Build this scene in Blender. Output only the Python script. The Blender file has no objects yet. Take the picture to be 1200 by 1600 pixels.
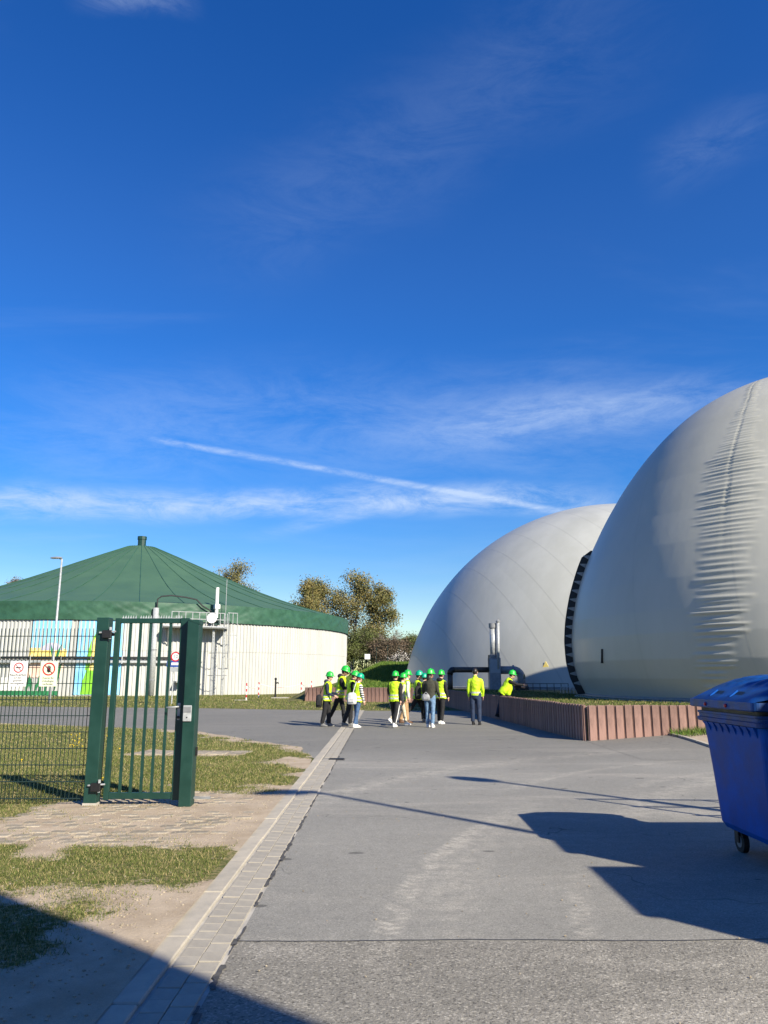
import bpy, bmesh, math, random
import numpy as np
from mathutils import Vector, Matrix
R_ = math.radians
scene = bpy.context.scene
col = scene.collection
rng = random.Random(7)
NR = np.random.default_rng(11)

# ------------------------------------------------------------------ camera, sky, sun, exposure
PITCH, FPX, EYE = R_(12.0), 1202.0, 1.6
SP, CP = math.sin(PITCH), math.cos(PITCH)
SUN_AZ, SUN_EL = R_(138.5), R_(31.5)          # azimuth clockwise from +Y
cam_d = bpy.data.cameras.new('camera'); cam = bpy.data.objects.new('camera', cam_d); col.objects.link(cam)
cam.location = (0, 0, EYE); cam.rotation_euler = (math.pi/2 + PITCH, 0, 0)
cam_d.sensor_fit = 'VERTICAL'; cam_d.sensor_height = 36; cam_d.lens = 36*FPX/1600
cam_d.clip_start = 0.05; cam_d.clip_end = 3000
scene.camera = cam
scene.render.resolution_x, scene.render.resolution_y = 768, 1024
scene.view_settings.view_transform = 'Standard'; scene.view_settings.look = 'None'
scene.view_settings.exposure = 0.86; scene.view_settings.gamma = 1.0

def ray(u, v): return Vector((u-600, FPX*CP-(800-v)*SP, FPX*SP+(800-v)*CP))
def gnd(u, v, z=0.0):
    r = ray(u, v); return r*((z-EYE)/r.z) + Vector((0, 0, EYE))
def at(u, v, y):
    r = ray(u, v); return r*(y/r.y) + Vector((0, 0, EYE))

world = bpy.data.worlds.new('World'); scene.world = world; world.use_nodes = True
class NT:
    def __init__(s, tree): s.t = tree; s.n = tree.nodes; s.l = tree.links
    def add(s, typ, **kw):
        n = s.n.new(typ)
        for k, v in kw.items(): setattr(n, k, v)
        return n
    def put(s, sock, v):
        if isinstance(v, bpy.types.NodeSocket): s.l.new(v, sock)
        elif v is not None: sock.default_value = v
    def math(s, op, a, b=None, c=None, clamp=False):
        n = s.add('ShaderNodeMath', operation=op); n.use_clamp = clamp
        s.put(n.inputs[0], a); s.put(n.inputs[1], b)
        if c is not None: s.put(n.inputs[2], c)
        return n.outputs[0]
    def dot(s, a, vec):
        n = s.add('ShaderNodeVectorMath', operation='DOT_PRODUCT'); s.put(n.inputs[0], a); n.inputs[1].default_value = vec
        return n.outputs['Value']
    def ramp(s, x, a, b, lo=0.0, hi=1.0):
        n = s.add('ShaderNodeMapRange'); n.interpolation_type = 'SMOOTHSTEP'
        s.put(n.inputs[0], x); n.inputs[1].default_value = a; n.inputs[2].default_value = b
        n.inputs[3].default_value = lo; n.inputs[4].default_value = hi
        return n.outputs[0]
    def noise(s, vec, scale, detail=4, rough=.55, dist=0):
        n = s.add('ShaderNodeTexNoise'); s.put(n.inputs['Vector'], vec)
        n.inputs['Scale'].default_value = scale; n.inputs['Detail'].default_value = detail
        n.inputs['Roughness'].default_value = rough; n.inputs['Distortion'].default_value = dist
        return n.outputs['Fac']
    def mapping(s, vec, scale=(1, 1, 1), rot=(0, 0, 0), loc=(0, 0, 0)):
        n = s.add('ShaderNodeMapping'); s.put(n.inputs[0], vec)
        n.inputs['Scale'].default_value = scale; n.inputs['Rotation'].default_value = rot; n.inputs['Location'].default_value = loc
        return n.outputs[0]
    def mix(s, f, a, b, mode='MIX'):
        n = s.add('ShaderNodeMix', data_type='RGBA', blend_type=mode)
        s.put(n.inputs[0], f); s.put(n.inputs[6], a if isinstance(a, bpy.types.NodeSocket) else (*a, 1)); s.put(n.inputs[7], b if isinstance(b, bpy.types.NodeSocket) else (*b, 1))
        return n.outputs[2]
    def sep(s, vec):
        n = s.add('ShaderNodeSeparateXYZ'); s.put(n.inputs[0], vec); return n.outputs
    def comb(s, x, y, z):
        n = s.add('ShaderNodeCombineXYZ'); s.put(n.inputs[0], x); s.put(n.inputs[1], y); s.put(n.inputs[2], z); return n.outputs[0]

W = NT(world.node_tree); W.n.clear()
sky = W.add('ShaderNodeTexSky', sky_type='NISHITA'); sky.sun_disc = False
sky.sun_elevation = SUN_EL; sky.sun_rotation = SUN_AZ
sky.air_density = 1.0; sky.dust_density = 0.1; sky.ozone_density = 2.2; sky.altitude = 100
hsv = W.add('ShaderNodeHueSaturation'); hsv.inputs['Hue'].default_value = .518; hsv.inputs['Saturation'].default_value = 1.40; hsv.inputs['Value'].default_value = 1.0
W.l.new(sky.outputs[0], hsv.inputs['Color'])
tc = W.add('ShaderNodeTexCoord'); D = tc.outputs['Generated']
sx_, sy_, sz_ = W.sep(D)
W.l.new(W.ramp(sz_, .0, .55, 1.62, 1.39), hsv.inputs['Saturation'])
W.l.new(W.ramp(sz_, .0, .35, .84, 1.17), hsv.inputs['Value'])
zz = W.math('ADD', W.math('MAXIMUM', sz_, 0.0), 0.12)
plane = W.comb(W.math('DIVIDE', sx_, zz), W.math('DIVIDE', sy_, zz), 0.0)
def band(p1, p2, w, amp, nsc, strength, texs=9.0, fade=.25, soft=0.15, seed=0):
    d1, d2 = ray(*p1).normalized(), ray(*p2).normalized()
    n = d1.cross(d2).normalized(); e = (d2-d1).normalized(); m = (d1+d2).normalized()
    a1, a2 = d1.dot(e), d2.dot(e); L = a2-a1
    wob = W.math('MULTIPLY', W.math('SUBTRACT', W.noise(W.mapping(D, loc=(seed, 0, 0)), nsc, 3), .5), amp)
    dist = W.math('ABSOLUTE', W.math('ADD', W.dot(D, n), wob))
    msk = W.ramp(dist, w*soft, w, 1, 0)
    al = W.dot(D, e)
    msk = W.math('MULTIPLY', msk, W.ramp(al, a1-.02, a1+L*fade)); msk = W.math('MULTIPLY', msk, W.ramp(al, a2-L*fade, a2+.02, 1, 0))
    msk = W.math('MULTIPLY', msk, W.ramp(W.dot(D, m), .3, .6))
    tx = W.ramp(W.noise(W.mapping(D, loc=(seed*2.3, 1, 0), scale=(1, 1, 3.5)), texs, 8, .72, .5), .26, .74)
    return W.math('MULTIPLY', W.math('MULTIPLY', msk, tx), strength)
bands = [band((225, 683), (900, 803), .0062, .004, 5, .52, 20, .08, .05, 3),
         band((-260, 790), (1000, 782), .030, .034, 4.5, .72, 11, .14, .0, 9),
         band((560, 690), (1250, 600), .046, .04, 4, .36, 10, .35, .0, 15),
         band((-300, 690), (1300, 660), .12, .08, 3, .20, 6, .3, .0, 43),
         band((380, 845), (700, 770), .014, .02, 6, .30, 16, .4, .0, 21),
         band((250, 420), (1120, -30), .11, .09, 3, .07, 7, .3, .0, 29),
         band((1010, 275), (1220, 170),   .05, .05, 7, .09, 10, .35, .0, 33),
         band((120, -10), (300, 8), .02, .03, 8, .22, 14, .4, .0, 37)]
veil = W.math('MULTIPLY', W.ramp(W.noise(W.mapping(plane, scale=(.55, 1.6, 1), rot=(0, 0, R_(-18))), 1.1, 6, .6, .4), .52, .85), .13)
low = W.ramp(sz_, .02, .30, .14, 0.0)
lowtex = W.math('MULTIPLY', low, W.ramp(W.noise(W.mapping(D, scale=(1.2, 1.2, 9)), 3.0, 5, .6), .3, .75))
tot = W.math('ADD', veil, lowtex)
for b_ in bands: tot = W.math('ADD', tot, b_)
tot = W.math('MINIMUM', tot, .8)
skyc = W.mix(tot, hsv.outputs[0], (4.6, 5.6, 7.2))
bg = W.add('ShaderNodeBackground'); W.l.new(skyc, bg.inputs[0]); bg.inputs[1].default_value = 0.080
wo = W.add('ShaderNodeOutputWorld'); W.l.new(bg.outputs[0], wo.inputs[0])

sd = bpy.data.lights.new('sun', 'SUN'); sd.energy = 5.0; sd.angle = R_(.53); sd.color = (1, .915, .74)
sun = bpy.data.objects.new('sun', sd); col.objects.link(sun); sun.location = (30, -25, 40)
SUNV = Vector((math.sin(SUN_AZ)*math.cos(SUN_EL), math.cos(SUN_AZ)*math.cos(SUN_EL), math.sin(SUN_EL)))
sun.rotation_euler = SUNV.to_track_quat('Z', 'Y').to_euler()

# ------------------------------------------------------------------ materials
MATS = {}
def mat(name, c, rough=.6, var=.12, scale=6, bump=0, bscale=80, metal=0, spec=.5, c2=None, coat=0, rnd=0, stretch=(1, 1, 1), lo=.3, hi=.7):
    m = bpy.data.materials.new(name); m.use_nodes = True; t = NT(m.node_tree)
    p = t.n['Principled BSDF']; o = t.add('ShaderNodeTexCoord').outputs['Object']
    if stretch != (1, 1, 1): o = t.mapping(o, scale=stretch)
    c2 = c2 or tuple(x*(1-var*2.2) for x in c)
    f = t.ramp(t.noise(o, scale, 6, .62), lo, hi)
    cc = t.mix(f, c2, c)
    if rnd:
        oi = t.add('ShaderNodeObjectInfo').outputs['Random']
        v = t.math('MULTIPLY_ADD', oi, rnd*2, 1-rnd)
        n = t.add('ShaderNodeHueSaturation'); t.put(n.inputs['Color'], cc); t.put(n.inputs['Value'], v); cc = n.outputs[0]
    t.put(p.inputs['Base Color'], cc); p.inputs['Metallic'].default_value = metal
    p.inputs['Specular IOR Level'].default_value = spec; p.inputs['Coat Weight'].default_value = coat
    t.put(p.inputs['Roughness'], t.math('MULTIPLY_ADD', f, .12, rough-.06))
    if bump:
        b = t.add('ShaderNodeBump'); b.inputs['Strength'].default_value = bump; b.inputs['Distance'].default_value = .01
        t.put(b.inputs['Height'], t.noise(o, bscale, 4)); t.put(p.inputs['Normal'], b.outputs[0])
    MATS[name] = m; return m
mat('green_steel', (.009, .045, .034), .42, .10, 5, .05, 200)
mat('galvanised', (.46, .48, .49), .45, .15, 10, metal=.15)
mat('black_metal', (.012, .012, .013), .5)
mat('dark_wire', (.012, .03, .024), .5)
mat('white_paint', (.80, .80, .78), .5, .05)
mat('cream_sign', (.74, .78, .58), .45, .04)
mat('sign_red', (.55, .015, .03), .4)
mat('sign_black', (.015, .015, .015), .5)
mat('sign_grey', (.08, .10, .09), .5)
mat('sign_blue', (.02, .07, .32), .4)
mat('helmet_green', (.02, .47, .05), .38, .12, 9)
mat('helmet_teal', (.0, .36, .20), .38, .12, 9)
mat('skin', (.60, .36, .26), .5, .08, 20)
mat('dark_skin', (.30, .16, .11), .5, .08, 20)
mat('hair_dark', (.02, .014, .01), .5, .2, 60)
mat('hair_red', (.12, .035, .018), .5, .2, 60)
mat('cloth_black', (.013, .013, .016), .85, .25, 14, .3, 30)
mat('cloth_navy', (.018, .03, .065), .85, .25, 14, .3, 30)
mat('cloth_olive', (.045, .045, .03), .85, .2, 14, .3, 30)
mat('cloth_white', (.70, .69, .66), .85, .12, 14, .3, 30)
mat('cloth_cream', (.62, .54, .40), .85, .12, 14, .3, 30)
mat('cloth_tan', (.42, .27, .14), .85, .12, 14, .3, 30)
mat('jeans_blue', (.06, .12, .24), .85, .2, 14, .3, 60)
mat('jeans_light', (.16, .27, .42), .85, .2, 14, .3, 60)
mat('jeans_navy', (.022, .04, .09), .85, .2, 14, .3, 60)
mat('hivis_plain', (.52, .80, .012), .7, .06, 14)
mat('shoe_white', (.78, .77, .75), .5, .06)
mat('shoe_grey', (.16, .16, .16), .6)
mat('shoe_brown', (.10, .045, .02), .6)
mat('concrete', (.44, .41, .36), .9, .14, 5, .25, 90)
mat('kerb_concrete', (.42, .375, .305), .9, .12, 5, .3, 90, rnd=.05, c2=(.33, .30, .25))
mat('gutter_paver', (.37, .335, .275), .9, .12, 6, .3, 90, rnd=.06, c2=(.29, .265, .225))
mat('path_paver', (.355, .305, .235), .95, .3, 9, .7, 50, rnd=.20, c2=(.20, .17, .125))
mat('palisade', (.30, .180, .148), .9, .2, 5, .45, 60, rnd=.17, stretch=(1, 1, .35))
mat('bitumen', (.085, .080, .075), .8, .2, 20, .3, 40)
mat('bin_blue', (.0, .095, .46), .5, .2, 3.0, .1, 40, spec=.16, c2=(.003, .060, .27))
mat('bin_lid', (.004, .075, .32), .45, .25, 5, .08, 100, spec=.3, c2=(.010, .035, .12))
mat('rubber', (.012, .012, .012), .75)
mat('red_reflector', (.6, .01, .01), .2, coat=.5)
mat('roof_green', (.052, .116, .068), .62, .05, .35, .12, 3)
mat('skirt_green', (.032, .105, .062), .5, .14, 1.5, .1, 8)
mat('bark_birch', (.42, .39, .34), .9, .4, 3, .3, 20, c2=(.10, .085, .07), stretch=(1, 1, 3))
mat('bark_dark', (.10, .08, .06), .9, .3, 4, .3, 20)
mat('leaf_birch', (.21, .165, .050), .7, .3, .9, c2=(.11, .115, .032), lo=.38, hi=.62)
mat('leaf_green', (.10, .125, .025), .7, .3, .9, c2=(.055, .06, .016), lo=.38, hi=.62)
mat('leaf_brown', (.15, .105, .07), .8, .3, .9, c2=(.08, .06, .035), lo=.38, hi=.62)
mat('leaf_far', (.21, .195, .075), .8, .3, .9, c2=(.13, .115, .045), lo=.38, hi=.62)
mat('blossom', (.70, .66, .62), .8)
mat('pipe_brown', (.085, .062, .045), .55, .2)
mat('pipe_grey', (.24, .25, .265), .5, .12, 6)
mat('render_wall', (.55, .53, .48), .9, .06, 2)
mat('cabinet_grey', (.33, .35, .36), .6, .06, 2)
mat('mural_sky', (.17, .50, .86), .7, .18, .8, c2=(.30, .66, .90))
mat('mural_yellow', (.85, .60, .10), .7, .2, 1.5, c2=(.80, .72, .32))
mat('mural_lilac', (.42, .42, .66), .7, .2, 1.5, c2=(.6, .62, .8))
mat('mural_pink', (.80, .48, .36), .7, .15, 1.5, c2=(.85, .66, .55))
mat('mural_green', (.025, .22, .08), .7, .2, 1.5)
mat('mural_lime', (.22, .60, .03), .7, .2, 1.5)
mat('mural_white', (.80, .80, .74), .7, .05)
mat('flange_black', (.010, .012, .015), .6)
mat('lug_grey', (.30, .31, .31), .6)

def asphalt_mat(name, base, coarse):
    m = bpy.data.materials.new(name); m.use_nodes = True; t = NT(m.node_tree); p = t.n['Principled BSDF']
    o = t.add('ShaderNodeTexCoord').outputs['Object']
    big = t.ramp(t.noise(o, .22, 5, .6), .3, .7)
    streak = t.ramp(t.noise(t.mapping(o, scale=(.22, .8, 1), rot=(0, 0, R_(-14))), 1.1, 5, .65, .6), .46, .74)
    fine = t.ramp(t.noise(o, 75 if coarse else 95, 3, .7), .28, .75)
    mid = t.noise(o, 9, 5, .6)
    vor = t.add('ShaderNodeTexVoronoi'); t.put(vor.inputs['Vector'], o); vor.inputs['Scale'].default_value = 88 if coarse else 115
    stone = t.sep(vor.outputs['Color'])[0]
    c = t.mix(big, tuple(x*.88 for x in base), tuple(x*1.08 for x in base))
    c = t.mix(t.math('MULTIPLY', streak, .6), c, (.40, .37, .32))
    v = t.math('MULTIPLY_ADD', fine, .34 if coarse else .22, .80)
    v = t.math('ADD', v, t.math('MULTIPLY', t.math('SUBTRACT', mid, .5), .3))
    v = t.math('ADD', v, t.math('MULTIPLY', t.ramp(stone, .80, .95), .55 if coarse else .28))
    v = t.math('SUBTRACT', v, t.math('MULTIPLY', t.ramp(stone, .22, .05), .42 if coarse else .22))
    # dusty tyre prints on curved wheel paths
    x, y, z = t.sep(o)
    if True:
        for (cx, cy, r, w, s, a0, a1) in ((10.94, 4.0, 11.0, .11, .75, 181, 210), (10.94, 4.0, 9.75, .10, .42, 176, 200), (10.0, 7.0, 9.4, .14, .45, 205, 262), (9.6, 7.4, 7.4, .14, .40, 210, 265), (-9, 12.0, 14.0, .15, .3, 20, 20), (5.0, 16.5, 5.6, .12, .35, 190, 250), (10.5, 6.0, 12.3, .38, .45, 196, 255), (10.5, 6.0, 8.4, .30, .45, 200, 262), (10.8, 5.0, 10.4, .34, .30, 178, 215), (12, 6.5, 6.3, .3, .45, 195, 265)):
            if a0 == a1: continue
            dx = t.math('SUBTRACT', x, cx); dy = t.math('SUBTRACT', y, cy)
            d = t.math('SQRT', t.math('ADD', t.math('MULTIPLY', dx, dx), t.math('MULTIPLY', dy, dy)))
            e = t.math('ABSOLUTE', t.math('SUBTRACT', d, r))
            ang = t.math('ARCTAN2', t.math('MULTIPLY', dy, -1), t.math('MULTIPLY', dx, -1))   # 0 on the -x side
            arc = t.math('MULTIPLY', ang, r)
            rel = t.math('MULTIPLY', ang, -1.0)
            lim = t.math('MULTIPLY', t.ramp(rel, R_(a0-180), R_(a0-180)+.14), t.ramp(rel, R_(a1-180)-.14, R_(a1-180), 1, 0))
            tr = t.ramp(t.math('SINE', t.math('ADD', t.math('MULTIPLY', arc, 62), t.math('MULTIPLY', e, 40))), -.3, .5, .4, 1) if w < .25 else 1.0
            k = t.math('MULTIPLY', t.math('MULTIPLY', t.ramp(e, 0 if w > .25 else w*.25, w*1.25, 1, 0), tr), lim)
            k = t.math('MULTIPLY', t.math('MULTIPLY', k, t.ramp(t.noise(o, 4.5, 5, .7), .34, .66)), s)
            c = t.mix(k, c, (.50, .46, .39))
    farm = t.ramp(t.math('ADD', y, t.math('MULTIPLY', t.noise(o, .35, 4), 7)), 16.5, 22.5)
    c = t.mix(t.math('MULTIPLY', farm, .62), c, tuple(q*.60 for q in base))
    spots = t.ramp(t.noise(t.mapping(o, scale=(1, 1.6, 1)), 2.6, 1, .4), .755, .775)
    v = t.math('MULTIPLY', v, t.math('MULTIPLY_ADD', spots, -.5, 1))
    ve = t.add('ShaderNodeTexVoronoi', feature='DISTANCE_TO_EDGE'); wv = t.add('ShaderNodeVectorMath', operation='ADD'); t.put(wv.inputs[0], o); nz = t.add('ShaderNodeTexNoise'); nz.inputs['Scale'].default_value = 1.6; t.put(nz.inputs['Vector'], o); t.put(wv.inputs[1], nz.outputs['Color']); t.put(ve.inputs['Vector'], wv.outputs[0]); ve.inputs['Scale'].default_value = .42
    crack = t.math('MULTIPLY', t.ramp(ve.outputs['Distance'], .0015, .004, 1, 0), t.ramp(t.noise(o, .5, 3), .50, .56))
    v = t.math('MULTIPLY', v, t.math('MULTIPLY_ADD', crack, -.45, 1))
    h = t.add('ShaderNodeHueSaturation'); t.put(h.inputs['Color'], c); t.put(h.inputs['Value'], v)
    t.put(p.inputs['Base Color'], h.outputs[0]); p.inputs['Roughness'].default_value = .82; p.inputs['Specular IOR Level'].default_value = .35
    b = t.add('ShaderNodeBump'); b.inputs['Strength'].default_value = .55 if coarse else .3; b.inputs['Distance'].default_value = .006
    t.put(b.inputs['Height'], t.math('ADD', fine, stone)); t.put(p.inputs['Normal'], b.outputs[0])
    MATS[name] = m
asphalt_mat('asphalt', (.258, .248, .222), False)
asphalt_mat('asphalt_coarse', (.225, .210, .180), True)

def ground_mat(name, attr):
    m = bpy.data.materials.new(name); m.use_nodes = True; t = NT(m.node_tree); p = t.n['Principled BSDF']
    o = t.add('ShaderNodeTexCoord').outputs['Object']
    dirt = t.mix(t.ramp(t.noise(o, 2.2, 6, .65), .3, .7), (.33, .26, .185), (.44, .36, .27))
    gcol = t.mix(t.ramp(t.noise(o, 1.3, 6, .7), .33, .66), (.11, .105, .035), (.30, .235, .12))
    gcol = t.mix(t.ramp(t.noise(o, 24, 4, .7), .35, .65), gcol, (.06, .085, .02))
    if attr:
        a = t.add('ShaderNodeAttribute', attribute_name='grass').outputs['Fac']
        f = t.ramp(t.math('ADD', a, t.math('MULTIPLY', t.math('SUBTRACT', t.noise(o, 12, 5, .7), .5), .9)), .42, .62)
        c = t.mix(f, dirt, gcol)
    else:
        c = gcol
    fine = t.noise(o, 130, 3, .7)
    h = t.add('ShaderNodeHueSaturation'); t.put(h.inputs['Color'], c); t.put(h.inputs['Value'], t.math('MULTIPLY_ADD', fine, .7, .65))
    t.put(p.inputs['Base Color'], h.outputs[0]); p.inputs['Roughness'].default_value = .95; p.inputs['Specular IOR Level'].default_value = .15
    b = t.add('ShaderNodeBump'); b.inputs['Strength'].default_value = .6; b.inputs['Distance'].default_value = .012
    t.put(b.inputs['Height'], t.noise(o, 45, 5, .7)); t.put(p.inputs['Normal'], b.outputs[0])
    MATS[name] = m
ground_mat('verge', True); ground_mat('meadow', False)

def blade_mat(name, a, b, c):
    m = bpy.data.materials.new(name); m.use_nodes = True; t = NT(m.node_tree); p = t.n['Principled BSDF']
    r = t.add('ShaderNodeAttribute', attribute_name='tone').outputs['Fac']
    cc = t.mix(t.ramp(r, .0, .6), a, b); cc = t.mix(t.ramp(r, .62, 1.0), cc, c)
    t.put(p.inputs['Base Color'], cc); p.inputs['Roughness'].default_value = .7; p.inputs['Specular IOR Level'].default_value = .2
    MATS[name] = m
blade_mat('blade', (.050, .078, .016), (.125, .15, .035), (.38, .30, .155))
blade_mat('blade_lush', (.045, .10, .014), (.10, .17, .025), (.22, .24, .06))

def dome_mat(name, n, spacing, base, seam=.17):
    m = bpy.data.materials.new(name); m.use_nodes = True; t = NT(m.node_tree); p = t.n['Principled BSDF']
    o = t.add('ShaderNodeTexCoord').outputs['Object']
    s = t.math('DIVIDE', t.dot(o, n), spacing)
    fr = t.math('ABSOLUTE', t.math('SUBTRACT', t.math('FRACT', s), .5))
    w = .024/spacing
    ln = t.ramp(fr, w, w*2.2, 1, 0)
    panel = t.math('FRACT', t.math('MULTIPLY', t.math('SINE', t.math('MULTIPLY', t.math('FLOOR', s), 12.99)), 437.5))
    dirt = t.ramp(t.noise(t.mapping(o, scale=(1, 1, .22)), .5, 6, .65), .3, .72)
    c = t.mix(dirt, tuple(x*q for x, q in zip(base, (.90, .90, .88))), base)
    h = t.add('ShaderNodeHueSaturation'); t.put(h.inputs['Color'], c); t.put(h.inputs['Value'], t.math('MULTIPLY_ADD', panel, .05, .97)); c = h.outputs[0]
    c = t.mix(t.math('MULTIPLY', ln, seam), c, (.16, .16, .15))
    t.put(p.inputs['Base Color'], c)
    t.put(p.inputs['Roughness'], t.math('MULTIPLY_ADD', dirt, .08, .34)); p.inputs['Specular IOR Level'].default_value = .42
    b = t.add('ShaderNodeBump'); b.inputs['Strength'].default_value = .25; b.inputs['Distance'].default_value = .05
    t.put(b.inputs['Height'], t.math('ADD', t.math('MULTIPLY', ln, seam), t.math('MULTIPLY', t.noise(t.mapping(o, scale=(1, 1, .3)), .8, 3), 1.2))); t.put(p.inputs['Normal'], b.outputs[0])
    MATS[name] = m
dome_mat('membrane_far', (.925, .08, .365), 1.95, (.43, .435, .41))
dome_mat('membrane_near', (.60, -.78, .15), 3.6, (.47, .46, .40), .05)

def cladding_mat():
    m = bpy.data.materials.new('cladding'); m.use_nodes = True; t = NT(m.node_tree); p = t.n['Principled BSDF']
    o = t.add('ShaderNodeTexCoord').outputs['Object']; x, y, z = t.sep(o)
    a = t.math('MULTIPLY', t.math('ARCTAN2', y, x), 23/1.05)
    pn = t.math('FRACT', t.math('MULTIPLY', t.math('SINE', t.math('MULTIPLY', t.math('FLOOR', a), 7.13)), 91.7))
    st = t.ramp(t.noise(t.mapping(o, scale=(1, 1, .12)), 1.4, 6, .65), .35, .72)
    c = t.mix(t.math('MULTIPLY', st, .6), (.475, .48, .465), (.37, .37, .345))
    low = t.ramp(t.math('ADD', z, t.math('MULTIPLY', t.noise(o, .7, 4), 1.2)), .55, 1.1, .35, 0)
    c = t.mix(low, c, (.46, .46, .36))
    h = t.add('ShaderNodeHueSaturation'); t.put(h.inputs['Color'], c); t.put(h.inputs['Value'], t.math('MULTIPLY_ADD', pn, .09, .93))
    t.put(p.inputs['Base Color'], h.outputs[0]); p.inputs['Roughness'].default_value = .6
    MATS['cladding'] = m
cladding_mat()

def hivis_mat(name, bands_):
    m = bpy.data.materials.new(name); m.use_nodes = True; t = NT(m.node_tree); p = t.n['Principled BSDF']
    o = t.add('ShaderNodeTexCoord').outputs['Object']; z = t.sep(o)[2]
    k = None
    for (a, b) in bands_:
        q = t.math('MULTIPLY', t.math('GREATER_THAN', z, a), t.math('LESS_THAN', z, b)); k = q if k is None else t.math('MAXIMUM', k, q)
    f = t.ramp(t.noise(o, 12, 4), .3, .7)
    c = t.mix(f, (.36, .60, .010), (.60, .84, .015)); c = t.mix(k, c, (.42, .44, .42))
    t.put(p.inputs['Base Color'], c); p.inputs['Roughness'].default_value = .6
    b = t.add('ShaderNodeBump'); b.inputs['Strength'].default_value = .9; b.inputs['Distance'].default_value = .035
    t.put(b.inputs['Height'], t.noise(o, 11, 3)); t.put(p.inputs['Normal'], b.outputs[0])
    MATS[name] = m
hivis_mat('hivis_vest', ((.90, .945), (1.0, 1.045)))
hivis_mat('hivis_jacket', ((.98, 1.03), ))
def stripe_mat(name, c1, c2, step):
    m = bpy.data.materials.new(name); m.use_nodes = True; t = NT(m.node_tree); p = t.n['Principled BSDF']
    z = t.sep(t.add('ShaderNodeTexCoord').outputs['Object'])[2]
    f = t.math('GREATER_THAN', t.math('FRACT', t.math('DIVIDE', z, step)), .5)
    t.put(p.inputs['Base Color'], t.mix(f, c1, c2)); p.inputs['Roughness'].default_value = .7; MATS[name] = m
stripe_mat('striped_sleeve', (.02, .02, .03), (.75, .75, .74), .075)
stripe_mat('red_white', (.55, .03, .03), (.78, .77, .74), .5)

# ------------------------------------------------------------------ mesh helpers
class MB:
    def __init__(s): s.v = []; s.f = []; s.m = []
    def add(s, vs, fs, mi=0):
        o = len(s.v); s.v += [tuple(x) for x in vs]; s.f += [tuple(i+o for i in f) for f in fs]; s.m += [mi]*len(fs); return s
    def box(s, lo, hi, mi=0, M=None):
        x0, y0, z0 = lo; x1, y1, z1 = hi
        vs = [Vector(p) for p in ((x0,y0,z0),(x1,y0,z0),(x1,y1,z0),(x0,y1,z0),(x0,y0,z1),(x1,y0,z1),(x1,y1,z1),(x0,y1,z1))]
        if M is not None: vs = [M @ p for p in vs]
        return s.add(vs, [(0,3,2,1),(4,5,6,7),(0,1,5,4),(1,2,6,5),(2,3,7,6),(3,0,4,7)], mi)
    def bar(s, a, b, w, d=None, mi=0, up=(0, 0, 1)):
        a, b = Vector(a), Vector(b); t = (b-a); L = t.length; t.normalize(); up = Vector(up)
        if abs(t.dot(up)) > .95: up = Vector((0, 1, 0))
        x = t.cross(up).normalized(); y = x.cross(t).normalized(); d = d or w
        M = Matrix((( x.x, y.x, t.x, a.x), (x.y, y.y, t.y, a.y), (x.z, y.z, t.z, a.z), (0, 0, 0, 1)))
        return s.box((-w/2, -d/2, 0), (w/2, d/2, L), mi, M)
    def tube(s, pts, r, n=8, mi=0, cap=True, ref=(1, 0, 0), ry=None):
        pts = [Vector(p) for p in pts]; k = len(pts)
        rs = r if isinstance(r, (list, tuple)) else [r]*k
        rys = ry if ry is not None else rs
        if not isinstance(rys, (list, tuple)): rys = [rys]*k
        vs = []; ref = Vector(ref)
        for i, p in enumerate(pts):
            t = (pts[min(i+1, k-1)]-pts[max(i-1, 0)]).normalized()
            q = ref if abs(t.dot(ref)) < .93 else Vector((0, 1, 0)) if abs(t.y) < .93 else Vector((0, 0, 1))
            y = t.cross(q).normalized(); x = y.cross(t).normalized()
            for j in range(n):
                a = 2*math.pi*j/n; vs.append(p + x*(rs[i]*math.cos(a)) + y*(rys[i]*math.sin(a)))
        fs = [(i*n+j, i*n+(j+1) % n, (i+1)*n+(j+1) % n, (i+1)*n+j) for i in range(k-1) for j in range(n)]
        if cap: fs += [tuple(range(n))[::-1], tuple((k-1)*n+j for j in range(n))]
        return s.add(vs, fs, mi)
    def ell(s, c, r, nu=12, nv=8, mi=0, M=None):
        vs = []; c = Vector(c)
        for i in range(nv+1):
            ph = math.pi*i/nv
            for j in range(nu):
                a = 2*math.pi*j/nu
                p = Vector((r[0]*math.sin(ph)*math.cos(a), r[1]*math.sin(ph)*math.sin(a), r[2]*math.cos(ph)))
                if M is not None: p = M @ p
                vs.append(c+p)
        fs = [(i*nu+j, (i+1)*nu+j, (i+1)*nu+(j+1) % nu, i*nu+(j+1) % nu) for i in range(nv) for j in range(nu)]
        return s.add(vs, fs, mi)
    def mesh(s, name, mats):
        me = bpy.data.meshes.new(name); me.from_pydata(s.v, [], s.f)
        for m in (mats if isinstance(mats, (list, tuple)) else [mats]): me.materials.append(MATS[m] if isinstance(m, str) else m)
        if len(me.materials) > 1: me.polygons.foreach_set('material_index', s.m)
        me.update(); return me
    def build(s, name, mats, parent=None, smooth=False, bevel=0, loc=None):
        me = s.mesh(name, mats)
        if bevel:
            bm = bmesh.new(); bm.from_mesh(me)
            bmesh.ops.bevel(bm, geom=bm.edges[:], offset=bevel, segments=1, affect='EDGES', clamp_overlap=True); bm.to_mesh(me); bm.free()
        if smooth: me.polygons.foreach_set('use_smooth', [True]*len(me.polygons))
        return obj(name, me, parent, loc)
def obj(name, me, parent=None, loc=None):
    o = bpy.data.objects.new(name, me); col.objects.link(o)
    if parent is not None: o.parent = parent
    if loc is not None: o.location = loc
    return o
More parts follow.
